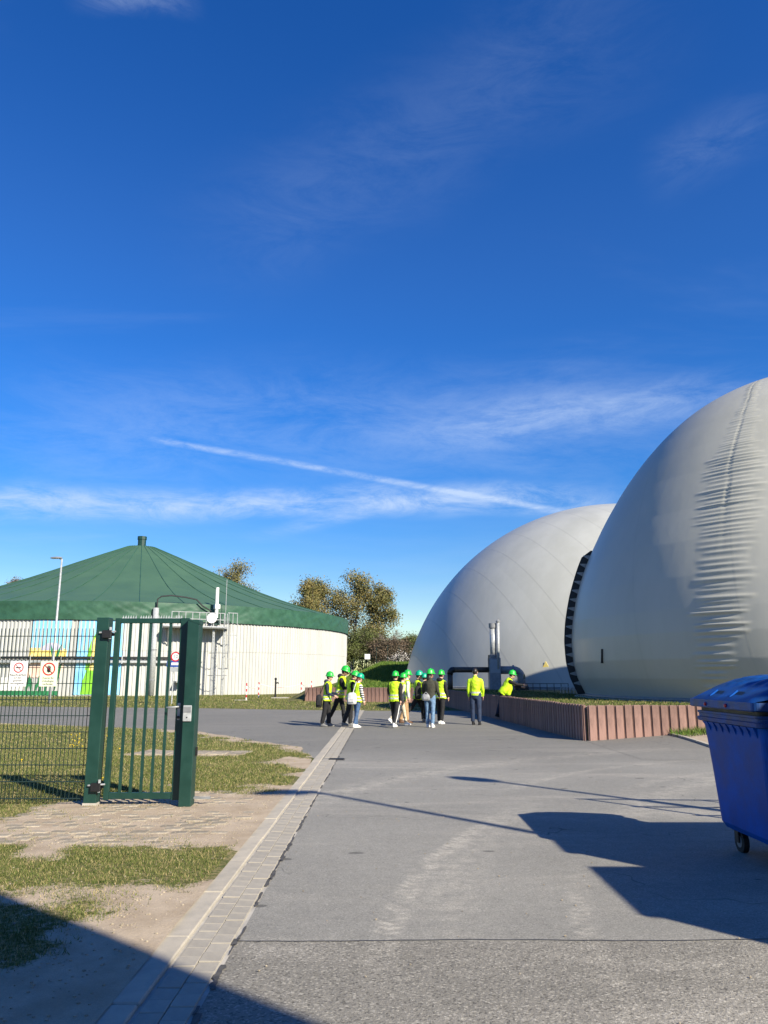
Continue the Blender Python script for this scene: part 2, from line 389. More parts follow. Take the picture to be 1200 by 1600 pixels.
def tag(o, label=None, cat=None, group=None, kind=None):
    for k, v in (('label', label), ('category', cat), ('group', group), ('kind', kind)):
        if v: o[k] = v
    return o
def thing(name, label, cat, loc=(0, 0, 0), rz=0, group=None):
    o = obj(name, None, None, loc); o.rotation_euler = (0, 0, rz); return tag(o, label, cat, group)
def text(name, s, size, loc, rot, m, parent, align='CENTER', ext=.001):
    cu = bpy.data.curves.new(name, 'FONT'); cu.body = s; cu.size = size; cu.align_x = align; cu.align_y = 'CENTER'; cu.extrude = ext; cu.resolution_u = 3
    t = bpy.data.objects.new('tmp', cu); col.objects.link(t)
    dg = bpy.context.evaluated_depsgraph_get(); me = bpy.data.meshes.new_from_object(t.evaluated_get(dg)); me.name = name
    bpy.data.objects.remove(t); me.materials.clear(); me.materials.append(MATS[m])
    o = obj(name, me, parent, loc); o.rotation_euler = rot; return o
def hashn(ix, iy, sd):
    h = (ix.astype(np.int64)*374761393 + iy.astype(np.int64)*668265263 + sd*974711) & 0x7fffffff
    h = ((h ^ (h >> 13))*1274126177) & 0x7fffffff
    return ((h ^ (h >> 16)) & 0xffff)/65535.0
def vnoise(x, y, sd=0):
    ix, iy = np.floor(x), np.floor(y); fx, fy = x-ix, y-iy; fx = fx*fx*(3-2*fx); fy = fy*fy*(3-2*fy)
    a, b, c, d = hashn(ix, iy, sd), hashn(ix+1, iy, sd), hashn(ix, iy+1, sd), hashn(ix+1, iy+1, sd)
    return (a*(1-fx)+b*fx)*(1-fy)+(c*(1-fx)+d*fx)*fy
def fbm(x, y, sc, sd=0, o=4):
    s = 0; a = .5
    for i in range(o): s = s+a*vnoise(x*sc*2**i, y*sc*2**i, sd+i*17); a *= .5
    return s/(1-.5**o)
def polydist(x, y, poly):
    """signed distance, positive inside"""
    d = np.full(x.shape, 1e9); ins = np.zeros(x.shape, bool); n = len(poly)
    for i in range(n):
        ax, ay = poly[i]; bx, by = poly[(i+1) % n]
        ex, ey = bx-ax, by-ay; t = np.clip(((x-ax)*ex+(y-ay)*ey)/(ex*ex+ey*ey), 0, 1)
        d = np.minimum(d, np.hypot(x-ax-t*ex, y-ay-t*ey))
        if ay != by:
            c = ((ay > y) != (by > y)) & (x < (bx-ax)*(y-ay)/(by-ay)+ax); ins ^= c
    return np.where(ins, d, -d)
def grid_mesh(name, X, Y, Z, m, attr=None, smooth=True):
    ny, nx = X.shape; me = bpy.data.meshes.new(name)
    v = np.stack([X, Y, Z], -1).reshape(-1, 3)
    i = np.arange(ny-1)[:, None]*nx+np.arange(nx-1)[None, :]
    f = np.stack([i, i+1, i+nx+1, i+nx], -1).reshape(-1, 4)
    me.vertices.add(len(v)); me.vertices.foreach_set('co', v.ravel().astype(np.float32))
    me.loops.add(f.size); me.loops.foreach_set('vertex_index', f.ravel().astype(np.int32))
    me.polygons.add(len(f)); me.polygons.foreach_set('loop_start', np.arange(0, f.size, 4, dtype=np.int32))
    me.polygons.foreach_set('use_smooth', np.full(len(f), smooth))
    me.update(calc_edges=True); me.materials.append(MATS[m])
    if attr is not None:
        a = me.attributes.new('grass', 'FLOAT', 'POINT'); a.data.foreach_set('value', attr.ravel().astype(np.float32))
    me.validate(); return me
def tri_cloud(name, tris, m, tone=None):
    """tris: (n,k,3) polygons with k corners"""
    n, k, _ = tris.shape; me = bpy.data.meshes.new(name)
    me.vertices.add(n*k); me.vertices.foreach_set('co', tris.reshape(-1).astype(np.float32))
    me.loops.add(n*k); me.loops.foreach_set('vertex_index', np.arange(n*k, dtype=np.int32))
    me.polygons.add(n); me.polygons.foreach_set('loop_start', np.arange(0, n*k, k, dtype=np.int32))
    me.update(calc_edges=True); me.materials.append(MATS[m])
    if tone is not None:
        a = me.attributes.new('tone', 'FLOAT', 'POINT'); a.data.foreach_set('value', np.repeat(tone, k).astype(np.float32))
    return me
def blades(x, y, z, hmin, hmax, w, seed=0, lean=.5, dry=.3):
    g = np.random.default_rng(seed); n = len(x); a = g.uniform(0, 2*np.pi, n); h = g.uniform(hmin, hmax, n)*g.uniform(.6, 1, n)
    ww = w*g.uniform(.6, 1.2, n); b = g.uniform(0, 2*np.pi, n); l = h*lean*g.uniform(.1, 1.3, n)
    t = np.zeros((n, 3, 3)); t[:, 0] = np.stack([x-np.cos(a)*ww, y-np.sin(a)*ww, z], -1); t[:, 1] = np.stack([x+np.cos(a)*ww, y+np.sin(a)*ww, z], -1)
    t[:, 2] = np.stack([x+np.cos(b)*l, y+np.sin(b)*l, z+h], -1)
    tone = np.where(g.uniform(0, 1, n) < dry, g.uniform(.62, 1, n), g.uniform(0, .6, n))
    return t, tone

# ------------------------------------------------------------------ ground, road, verge
def flat(name, pts, z, m):
    me = bpy.data.meshes.new(name); me.from_pydata([(x, y, z) for x, y in pts], [], [tuple(range(len(pts)))]); me.materials.append(MATS[m]); me.update()
    return tag(obj(name, me), kind='structure')
flat('ground', [(-900, -300), (900, -300), (900, 1500), (-900, 1500)], 0, 'meadow')
flat('road', [(-.90, 5.165), (30, 5.22), (30, 20), (12, 33), (4, 36.55), (0, 36.55), (-3, 37.2), (-8.9, 39.4), (-20.2, 41.8), (-60, 50), (-60, 30), (-12.8, 25.5), (-5.3, 22.0), (-2.3, 17.2), (-1.15, 15.5), (-.90, 15)], .006, 'asphalt')
flat('road_foreground', [(-.90, -3), (30, -3), (30, 5.22), (-.90, 5.165)], .006, 'asphalt_coarse')
mb = MB()   # open joint between the two asphalt fields
xs = np.linspace(-.90, 9, 90); up = [(x, 5.17+.005*x+.012*math.sin(x*3.1)+rng.uniform(-.006, .006)) for x in xs]
for i in range(len(up)-1):
    (x0, y0), (x1, y1) = up[i], up[i+1]; w = .005
    mb.add([(x0, y0-w, .0105), (x1, y1-w, .0105), (x1, y1+w, .0105), (x0, y0+w, .0105)], [(0, 1, 2, 3)])
tag(mb.build('road_joint', 'bitumen'), kind='structure')
mb = MB()   # ragged bitumen seal between asphalt and gutter
y = 3.0
while y < 24:
    L = rng.uniform(.06, .28); x = -.905+rng.uniform(-.01, .01); w = rng.uniform(.006, .032)*(1 if y < 9 else .6)
    if rng.random() < .86:
        n = 5; ys = [y+L*i/n for i in range(n+1)]
        l_ = [(x-w*rng.uniform(.2, 1), yy, .0105) for yy in ys]; r_ = [(x+w*rng.uniform(.3, 1), yy, .0105) for yy in ys]
        mb.add(l_+r_, [(i, i+n+1, i+n+2, i+1) for i in range(n)])
    y += L*rng.uniform(.85, 1.0)
tag(mb.build('road_edge_seal', 'bitumen'), kind='structure')

# verge left of the kerb
YS = np.concatenate([np.arange(1.5, 14, .07), np.arange(14, 27.2, .16)])
xr_pts = [(-1.335, 1.5), (-1.335, 14.5), (-1.42, 16), (-1.9, 18.0), (-2.6, 19.0), (-5.3, 23.0), (-12.8, 26.9), (-16, 27.4)]
XR = np.interp(YS, [p[1] for p in xr_pts], [p[0] for p in xr_pts])
XR = XR + np.where(YS > 15.5, (fbm(YS*0+3, YS, .9, 5)-.5)*.7*np.clip((YS-15.5)/2, 0, 1), 0)
S = np.concatenate([np.linspace(0, .25, 14)[:-1], np.linspace(.25, 1, 130)])
X = -17 + (XR[:, None]+17)*S[None, :]; Y = np.repeat(YS[:, None], len(S), 1)
G1 = [(-40, 34), (-12.8, 26.4), (-5.3, 22.8), (-2.8, 18.4), (-1.8, 15.6), (-1.62, 13.6), (-1.75, 12.1), (-2.5, 11.55), (-3.5, 10.9), (-4.05, 9.9), (-4.2, 8.8), (-4.5, 8.1), (-40, 8.1)]
G2 = [(-40, 7.75), (-3.6, 7.72), (-1.95, 7.5), (-1.85, 7.0), (-1.95, 6.6), (-2.35, 6.25), (-3.0, 5.85), (-5, 5.4), (-40, 5)]
PAVE = [(-4.25, 9.85), (-4.3, 8.6), (-4.4, 7.85), (-1.95, 7.62), (-1.75, 8.4), (-1.75, 10.9), (-2.4, 11.3), (-3.5, 10.75)]
PATH2 = [(-5.3, 16.2), (-2.9, 16.0), (-2.8, 16.9), (-5.0, 17.3)]
def grass_density(x, y):
    n = fbm(x, y, 1.6, 3)-.5; n2 = fbm(x, y, .55, 9)-.5
    d = np.maximum(polydist(x, y, G1), polydist(x, y, G2))
    g = np.clip(d*.8+.66+n*2.3+n2*1.2, 0, 1)
    g2 = np.clip((polydist(x, y, [(-40, 6.2), (-2.6, 6.2), (-2.2, 5.6), (-2.5, 4.9), (-3, 4.5), (-40, 4.4)])*.9+.15+n*2.6), 0, .75)
    g = np.maximum(g, g2*(y < 6.6))
    g = np.minimum(g, np.clip(.5-polydist(x, y, PAVE)*3.0+n*1.6, 0, 1))
    g = np.minimum(g, np.clip(.5-polydist(x, y, PATH2)*3.0+n*1.2, 0, 1))
    bare = (fbm(x, y, .8, 21) > .60) & (y > 11)
    return np.where(bare, g*.72, g)
def verge_z(x, y): return .014+.022*fbm(x, y, 1.1, 31)+.012*fbm(x, y, 5, 37)
GD = grass_density(X, Y); ZV = verge_z(X, Y)
vg = obj('verge', grid_mesh('verge', X, Y, ZV, 'verge', GD)); tag(vg, kind='structure')
def scatter(n, x0, x1, y0, y1, seed, thr=.35):
    g = np.random.default_rng(seed); x = g.uniform(x0, x1, n); y = g.uniform(y0, y1, n)
    xr = np.interp(y, [p[1] for p in xr_pts], [p[0] for p in xr_pts])
    d = grass_density(x, y)*(.40+1.0*fbm(x, y, 3.2, 41)); k = (d > thr-.12+g.uniform(0, .6, n)) & (x < xr-.05)
    return x[k], y[k]
parts_t, parts_c = [], []
for (n, x0, x1, y0, y1, hm, hM, w, sd) in ((110000, -5.2, -1.4, 4.2, 8.0, .012, .045, .0032, 1), (60000, -6.5, -1.4, 8.0, 11.5, .015, .05, .004, 2),
                                          (150000, -9.5, -1.4, 11.0, 18, .015, .06, .0052, 3), (80000, -14.5, -2, 18, 27, .02, .07, .008, 4)):
    x, y = scatter(n, x0, x1, y0, y1, sd); t, c = blades(x, y, verge_z(x, y)-.004, hm, hM, w, sd, .9, .42)
    parts_t.append(t); parts_c.append(c)
g = np.random.default_rng(71); n = 42000; x = g.uniform(-6, -1.45, n); y = g.uniform(3.0, 13, n); d = grass_density(x, y)
k = (fbm(x, y, 2.6, 47) > .50+.10*g.uniform(0, 1, n)) & (x < -1.5-.5*(fbm(x, y, 1.2, 49))) & (d < .75) & (fbm(x, y, .6, 53) > .44); x, y = x[k], y[k]
t, c = blades(x, y, verge_z(x, y)-.003, .008, .036, .0036, 72, 1.1, .62); parts_t.append(t); parts_c.append(c)
tag(obj('verge_grass', tri_cloud('verge_grass', np.concatenate(parts_t), 'blade', np.concatenate(parts_c))), 'short patchy yellow green grass around the gate', 'grass', kind='stuff')
mb = MB()
for (u, v) in [(rng.gauss(118, 6), rng.uniform(1150, 1172)) for _ in range(16)]+[(rng.uniform(20, 300), rng.uniform(1145, 1230)) for _ in range(9)]:
    p = gnd(u, v); mb.ell((p.x, p.y, .075), (.022, .022, .008), 6, 3); mb.tube([(p.x, p.y, .02), (p.x, p.y, .072)], .003, 3)
mt = bpy.data.materials.new('dandelion'); mt.use_nodes = True; mt.node_tree.nodes['Principled BSDF'].inputs['Base Color'].default_value = (.8, .55, .01, 1); MATS['dandelion'] = mt
tag(mb.build('dandelions', 'dandelion'), 'tiny yellow dandelions dotted through the grass behind the gate', 'flowers', kind='stuff')
# far grass strips
parts_t, parts_c = [], []
g = np.random.default_rng(5)
def strip(n, poly, h0, h1, w, sd, zf=None, dry=.35, dens=.42):
    xs_ = [p[0] for p in poly]; ys_ = [p[1] for p in poly]; g = np.random.default_rng(sd)
    x = g.uniform(min(xs_), max(xs_), n); y = g.uniform(min(ys_), max(ys_), n); k = (polydist(x, y, poly) > 0) & (fbm(x, y, .7, 55) > dens-.12*g.uniform(0, 1, n)); x, y = x[k], y[k]
    z = np.zeros(len(x)) if zf is None else zf(x, y)
    return blades(x, y, z, h0, h1, w, sd, .8, dry)
t, c = strip(70000, [(-32, 44.3), (-20.2, 42.0), (-8.9, 39.6), (-3, 37.4), (3.2, 36.8), (3.0, 47), (-5, 50), (-8, 66), (-32, 68)], .03, .13, .016, 8)
tag(obj('roadside_grass', tri_cloud('roadside_grass', t, 'blade', c)), 'grass strip between the road and the white tank', 'grass', kind='stuff')

# kerb and gutter, set stone by stone
kerb = tag(obj('kerb', None), kind='structure')
km = MB().box((-1.36, 0, -.06), (-1.205, .99, .024)).mesh('kerbstone', 'kerb_concrete')
bm = bmesh.new(); bm.from_mesh(km); bmesh.ops.bevel(bm, geom=bm.edges[:], offset=.008, segments=1, affect='EDGES'); bm.to_mesh(km); bm.free()
for i in range(24):
    o = obj('kerbstone', km, kerb, (rng.uniform(-.004, .004), 2.2+i*1.0, rng.uniform(-.004, .003)-(.008 if i > 13 else 0)))
gut = tag(obj('gutter', None), kind='structure')
pm = MB().box((-.072, 0, -.05), (.072, .147, .0)).mesh('gutter_paver', 'gutter_paver')
bm = bmesh.new(); bm.from_mesh(pm); bmesh.ops.bevel(bm, geom=bm.edges[:], offset=.003, segments=1, affect='EDGES'); bm.to_mesh(pm); bm.free()
for r, xc in ((0, -1.118), (1, -.990)):
    for i in range(86):
        o = obj('paver', pm, gut, (xc, 2.6+i*.152+r*.07, .014+rng.uniform(-.003, .003))); o.rotation_euler = (rng.uniform(-.01, .01), rng.uniform(-.012, .012), rng.uniform(-.01, .01)); o.scale = (.86, 1, 1)
mb = MB()
for xc in (-1.118, -.990):
    for i in range(140):
        y = 15.9+i*.152; mb.box((xc-.06, y, -.03), (xc+.06, y+.145, .013+rng.uniform(-.002, .002)))
far = mb.build('far_pavers', 'gutter_paver', gut); far['kind'] = 'stuff'
mb = MB().box((-1.205, 2, -.05), (-.885, 37.0, .0045)); mb.build('gutter_bed', 'verge_bed' if 'verge_bed' in MATS else 'concrete', gut)
dr = thing('drain_grate', 'small dark iron drain grate set in the gutter', 'drain', (-.92, 15.6, 0))
mb = MB(); mb.box((-.16, -.16, .0), (.16, .16, .012)); mb.build('frame', 'bitumen', dr)
for i in range(6): MB().box((-.14, -.125+i*.046, .012), (.14, -.105+i*.046, .022)).build('slat', 'black_metal', dr)

# paved patch in front of the gate
path = tag(obj('paved_path', None), kind='structure')
pv = MB().box((-.098, -.078, -.05), (.098, .078, .012)).mesh('paving_stone', 'path_paver')
bm = bmesh.new(); bm.from_mesh(pv); bmesh.ops.bevel(bm, geom=bm.edges[:], offset=.012, segments=1, affect='EDGES'); bm.to_mesh(pv); bm.free()
cnt = 0
for j in range(24):
    for i in range(14):
        x = -4.35+i*.205+(j % 2)*.1; y = 7.72+j*.165
        d = float(polydist(np.array([x]), np.array([y]), PAVE)[0]); nn = float(fbm(np.array([x]), np.array([y]), 1.3, 61)[0])
        if d > -.05+(nn-.5)*.5 and rng.random() < .93 and cnt < 290:
            o = obj('paving_stone', pv, path, (x, y, .020+rng.uniform(-.012, .010))); o.rotation_euler = (rng.uniform(-.05, .05), rng.uniform(-.05, .05), rng.uniform(-.09, .09)); o.scale = (rng.uniform(.7, 1.02), rng.uniform(.7, 1.02), 1); cnt += 1
fp = tag(obj('garden_path', None), kind='structure')
for i in range(6):
    for j in range(2):
        o = MB().box((0, 0, -.02), (.37, .34, .014)).build('slab', 'path_paver', fp, bevel=.012, loc=(-5.15+i*.39+j*.05, 16.25+j*.37, .035)); o.rotation_euler = (0, 0, rng.uniform(-.03, .03))
# fine gravel and crumbs on the dirt
mb = MB()
for _ in range(2600):
    y = rng.uniform(3.2, 14); x = rng.uniform(-3.4, -1.4); s = rng.uniform(.004, .012)
    if grass_density(np.array([x]), np.array([y]))[0] < .5 or rng.random() < .2: mb.ell((x, y, float(verge_z(np.array([x]), np.array([y]))[0])+s*.3), (s, s*rng.uniform(.6, 1), s*.6), 5, 3)
for _ in range(260):
    y = rng.uniform(3.0, 16); x = rng.uniform(-1.2, 4); s = rng.uniform(.003, .009); mb.ell((x, y, .01+s*.3), (s, s*rng.uniform(.6, 1), s*.6), 5, 3)
tag(mb.build('grit', 'path_paver'), 'loose grit and crumbs scattered over dirt and asphalt', 'gravel', kind='stuff')

# ------------------------------------------------------------------ terrace with palisade wall
WC = Vector((5.09, 19.96)); WB = Vector((2.95, 47.6)); WL = Vector((-5.0, 50.2)); WR = Vector((8.75, 20.1)); WE = Vector((27, 17.0))
TZ = .84
def hillz(x, y):
    r = np.clip((y-50)/36, 0, 1); r = r*r*(3-2*r)
    side = np.clip((x+4.8)/4.5, 0, 1); side2 = np.clip((13-x)/8, 0, 1)
    base = (TZ-.02)*np.clip((x+6.4)/1.4, 0, 1)*np.where(x > -4.95, 1, np.clip((y-50.0)/3, 0, 1))-.06*(x < -6.3)
    return base+r*2.1*side*side2+.12*(fbm(x, y, .4, 71)-.5)*np.clip((y-49)/3, 0, 1)
ter = [(WC.x, WC.y), (WR.x, WR.y), (WE.x, WE.y), (60, 14), (60, 60), (60, 110), (-3.2, 110), (-3.2, 62), (WL.x, WL.y), (WB.x, WB.y)]
mb = MB(); n = len(ter)
mb.add([(x, y, TZ-.05) for x, y in ter]+[(x, y, -.3) for x, y in ter], [tuple(range(n))]+[(i+n, (i+1) % n+n, (i+1) % n, i) for i in range(n)])
tag(mb.build('terrace', 'meadow'), kind='structure')
hx, hy = np.meshgrid(np.linspace(-12, 14, 80), np.linspace(50.0, 112, 90))
tag(obj('grass_bank', grid_mesh('grass_bank', hx, hy, hillz(hx, hy), 'meadow')), kind='structure')
t, c = strip(60000, [(-3.3, 51), (5, 51), (6, 88), (-4.5, 88)], .06, .28, .03, 18, hillz, .18, .3)
tag(obj('bank_grass', tri_cloud('bank_grass', t, 'blade_lush', c)), 'lush green grass on the bank behind the palisade wall', 'grass', kind='stuff')
t, c = strip(60000, [(5.3, 20.3), (12, 20.3), (9.5, 24), (8, 29), (8.5, 36), (7, 44), (4, 47), (3.3, 47)], .02, .09, .010, 19, lambda x, y: np.full(len(x), TZ-.05), .3, .3)
tag(obj('terrace_grass', tri_cloud('terrace_grass', t, 'blade', c)), 'mown grass on the terrace in front of the domes', 'grass', kind='stuff')
def wall_run(parent, a, b, w, h, out, seed):
    L = (b-a).length; n = max(1, round(L/w)); d = (b-a).normalized(); ang = math.atan2(d.y, d.x); w = L/n; g = random.Random(seed)
    me = MB().box((.007, -.10, -.15), (w-.007, .0, h)).mesh('palisade', 'palisade')
    bm = bmesh.new(); bm.from_mesh(me); bmesh.ops.bevel(bm, geom=[e for e in bm.edges if abs((e.verts[0].co-e.verts[1].co).z) > .3], offset=.028, segments=2, affect='EDGES')
    bmesh.ops.bevel(bm, geom=[e for e in bm.edges if min(e.verts[0].co.z, e.verts[1].co.z) > h-.01], offset=.01, segments=1, affect='EDGES'); bm.to_mesh(me); bm.free()
    for i in range(n):
        p = a+d*(i*w); o = obj('palisade', me, parent, (p.x, p.y, g.uniform(-.008, .008))); o.rotation_euler = (0, g.uniform(-.002, .002), ang+g.uniform(-.008, .008))
pw = thing('palisade_wall', 'low wall of upright reddish brown concrete palisades round the terrace of the domes', 'wall')
wall_run(pw, WC, WR, .228, .87, 1, 1)
wall_run(pw, WR, WE, .46, .87, 1, 4)
wall_run(pw, WB, WC, .228, .87, 1, 2)
wall_run(pw, WL, WB, .26, .87, 1, 3)
mb = MB()
for a, b, nrm in ((WC, WR, (-.04, 1)), (WR, WE, (.17, .98)), (WB, WC, (1, .08)), (WL, WB, (.3, .95))):
    nv = Vector(nrm).normalized(); d = (b-a).normalized()
    p = [a+nv*.0+d*.0, b+nv*.0, b+nv*.20, a+nv*.20]
    mb.add([(q.x, q.y, TZ-.02) for q in p]+[(q.x, q.y, TZ-.3) for q in p], [(0, 1, 2, 3), (1, 0, 4, 5), (2, 1, 5, 6), (3, 2, 6, 7), (0, 3, 7, 4)])
mb.build('backing', 'concrete', pw)
# the yard rises slightly towards the right-hand end of the wall
def rampz(x, y):
    k = np.clip((y-15.6)/4.2, 0, 1); k = k*k*(3-2*k); return .009+.068*np.clip(x-5.1, 0, 4.2)*k
rx, ry = np.meshgrid(np.linspace(5.0, 7.16, 30), np.linspace(15.5, 20.05, 40)); tag(obj('road_ramp', grid_mesh('road_ramp', rx, ry, rampz(rx, ry), 'asphalt')), kind='structure')
rx, ry = np.meshgrid(np.linspace(7.16, 22, 60), np.linspace(14.5, 20.0, 50)); rz_ = rampz(rx, ry)+.012+.02*fbm(rx, ry, 2.0, 15); rz_ = np.where(rx < 7.3, rz_-.02, rz_)
tag(obj('gravel_bed', grid_mesh('gravel_bed', rx, ry, rz_, 'verge', np.clip((fbm(rx, ry, 1.1, 19)-.45)*3+(ry-18.6)*.5, 0, 1))), kind='structure')
ec = tag(obj('edging_kerb', None), kind='structure')
for i in range(5):
    y0 = 20.0-i*.9; y1 = y0-.88; z0, z1 = (float(rampz(np.array([7.16]), np.array([q]))[0]) for q in (y0, y1))
    MB().bar((7.16, y0, z0+.012), (7.16, y1, z1+.012), .09, .07).build('edging_stone', 'kerb_concrete', ec)
g = np.random.default_rng(77); n = 3600; x = g.uniform(7.1, 12, n); y = 19.95-g.uniform(0, 1, n)**2*.8
t, c = blades(x, y, rampz(x, y)+.01, .06, .24, .009, 78, .7, .4); tag(obj('wall_foot_weeds', tri_cloud('wall_foot_weeds', t, 'blade_lush', c)), 'weeds along the foot of the palisade wall by the bin', 'weeds', kind='stuff')

# ------------------------------------------------------------------ gas domes
def hit(u, v, C, a, b):
    k = a/b; d = ray(u, v); o = Vector((0, 0, EYE))-Vector(C); d2 = Vector((d.x, d.y, d.z*k)); o2 = Vector((o.x, o.y, o.z*k))
    A = d2.dot(d2); B2 = 2*o2.dot(d2); c = o2.dot(o2)-a*a; D = max(0, B2*B2-4*A*c); t = (-B2-math.sqrt(D))/2/A
    return d*t+o
def lonlat(u, v, C, a, b):
    p = hit(u, v, C, a, b); return math.degrees(math.atan2(p.y, p.x)), math.degrees(math.asin(max(-1, min(1, p.z/b))))
def prof_k(latd): return 1+np.interp(latd, [-2.6, -1.2, .7, 3.6, 7.5, 11, 16, 22, 28, 36, 43, 50, 57, 63, 70, 90], [-.044, -.030, -.012, .004, .014, .017, .016, .009, -.004, -.015, -.019, -.018, -.010, .003, .014, .016])
def dome(name, C, a, b, base, m, label, wrinkle=False, nlon=256, nlat=220):
    th = np.linspace(0, 2*np.pi, nlon+1); lat0 = math.asin((base-C[2])/b)
    la = np.linspace(lat0, math.pi/2*.999, nlat)
    LA, TH = np.meshgrid(la, th, indexing='ij')
    r = a*np.cos(LA); z = b*np.sin(LA)
    if wrinkle:
        r = r*prof_k(np.degrees(LA))
        latd = np.degrees(LA); lond = np.degrees(TH); lond = np.where(lond > 180, lond-360, lond)
        trace = sorted((lambda a_: (a_[1], a_[0], max(.35, abs(lonlat(u_+w_, v_, C, a, b)[0]-a_[0]))))(lonlat(u_, v_, C, a, b)) for u_, v_, w_ in
                 ((1187, 595, 5), (1172, 620, 9), (1158, 660, 22), (1150, 690, 34), (1143, 725, 46), (1138, 800, 52), (1136, 850, 50), (1133, 900, 46), (1128, 950, 42), (1122, 1000, 36), (1114, 1050, 28), (1108, 1090, 18)))
        cl = [q[0] for q in trace]; cen = np.interp(latd, cl, [q[1] for q in trace]); wid = np.interp(latd, cl, [q[2] for q in trace]); LMAX = cl[-1]
        g = random.Random(3); disp = np.zeros_like(LA); s = cl[0]
        while s < LMAX:
            step = g.uniform(.62, 1.2)*(1 if s < 22 else .85); big = g.random()
            amp = (.052 if big > .7 else .036)*g.uniform(.7, 1.2)*(1 if s < .6*LMAX else .6); off = g.uniform(-.6, .6); wk = g.uniform(.80, 1.08) if big < .7 else g.uniform(1.08, 1.25)
            x = (lond-cen-off)/(wid*wk); win = np.clip(1-x*x, 0, 1)**.8
            # sharp upper side, soft lower side
            dd = (latd-s-.10*(lond-cen)*0-.28*(1-x*x)*0)/(step*.36)
            disp += amp*win*np.exp(-np.where(dd > 0, dd*1.7, dd)**2)
            s += step
        # shallow valley of the seam itself
        seam = np.abs(lond-cen+.6)
        disp -= .022*np.exp(-(seam/.22)**2)*np.clip((latd-18)/8, 0, 1)
        r = r+disp*np.cos(LA); z = z+disp*np.sin(LA)
    X = C[0]*0+r*np.cos(TH); Y = r*np.sin(TH)
    me = grid_mesh('membrane', X, Y, z, m)
    root = thing(name, label, 'dome', tuple(C))
    obj('membrane', me, root)
    rb = float(r[0].mean()); mb = MB(); pts = [(rb*1.004*math.cos(q), rb*1.004*math.sin(q), base-C[2]+.05) for q in np.linspace(0, 2*np.pi, 129)]
    mb.tube(pts, .06, 6, cap=False, ref=(0, 0, 1)); mb.build('base_clamp', 'pipe_grey', root)
    mb = MB(); k = 96
    for q in range(k):
        a0, a1 = 2*math.pi*q/k, 2*math.pi*(q+1)/k
        ri, ro, z0, z1 = rb-.4, rb+.45, base-C[2]-.6, base-C[2]-.0
        mb.add([(ri*math.cos(a0), ri*math.sin(a0), z1), (ro*math.cos(a0), ro*math.sin(a0), z1), (ro*math.cos(a1), ro*math.sin(a1), z1), (ri*math.cos(a1), ri*math.sin(a1), z1), (ro*math.cos(a0), ro*math.sin(a0), z0), (ro*math.cos(a1), ro*math.sin(a1), z0)], [(0, 1, 2, 3), (1, 4, 5, 2)])
    mb.build('foundation_ring', 'concrete', root)
    return root
CA = (17.58, 59.36, -1.79); AA, BA = 16.29, 16.29; CB = (16.96, 29.47, 1.35); AB, BB = 9.56, 11.95
da = dome('gas_dome', CA, AA, BA, TZ-.02, 'membrane_far', 'smooth pale grey gas storage dome with thin seams, beside the pipework', False, 200, 120)
db = dome('gas_dome', CB, AB, BB, TZ-.02, 'membrane_near', 'grey gas storage dome with a wrinkled vertical seam, behind the blue bin', True, 720, 640)
for o in list(db.children):
    if o.name.startswith('membrane'): o.data.name = 'membrane_b'
# black lacing flange on the flank of the near dome
def on_dome(C, a, b, lon, lat, off=0): 
    n = Vector((math.cos(lat)*math.cos(lon)/a, math.cos(lat)*math.sin(lon)/a, math.sin(lat)/b)).normalized()
    tk = float(prof_k(math.degrees(lat)))
    return Vector((a*math.cos(lat)*math.cos(lon)*tk, a*math.cos(lat)*math.sin(lon)*tk, b*math.sin(lat)))+n*off
lonF = math.atan2(*(lambda q: (q.y, q.x))(hit(892, 1000, CB, AB, BB)))+R_(3); mb = MB(); N = 60; l0, l1 = math.asin((TZ-CB[2])/BB)+.004, math.asin((at(912, 858, 30.5).z-CB[2])/BB)
side = Vector((-math.sin(lonF), math.cos(lonF), 0))
vs = []
for i in range(N+1):
    la = l0+(l1-l0)*i/N; tpr = 1.0 if i < N-4 else (N-i)/4*.8+.2
    for off, sd_ in ((-.05, -.04), (.29*tpr, -.04), (.29*tpr, .04), (-.05, .04)): vs.append(on_dome(CB, AB, BB, lonF, la, off)+side*sd_)
mb.add(vs, [(i*4+j, i*4+(j+1) % 4, i*4+4+(j+1) % 4, i*4+4+j) for i in range(N) for j in range(4)]+[(3, 2, 1, 0), tuple(N*4+j for j in range(4))])
mb.build('lacing_flange', 'flange_black', db)
for i in range(15):
    la = l0+.035+(l1-l0-.06)*i/14; h = .0075
    p, q, r3 = on_dome(CB, AB, BB, lonF, la-h, .0), on_dome(CB, AB, BB, lonF, la+h, .0), on_dome(CB, AB, BB, lonF, la+.001, .25)
    r4 = on_dome(CB, AB, BB, lonF, la-.002, .25)
    sg = -1 if (-side).dot(Vector((0, -1, 0))) > 0 else 1; f0, f1 = side*(.055*sg), side*(.042*sg)
    MB().add([p+f0, q+f0, r3+f0, r4+f0, p+f1, q+f1, r3+f1, r4+f1], [(0, 1, 2, 3), (4, 7, 6, 5), (0, 3, 7, 4), (1, 5, 6, 2), (2, 6, 7, 3), (0, 4, 5, 1)]).build('lug', 'lug_grey', db)
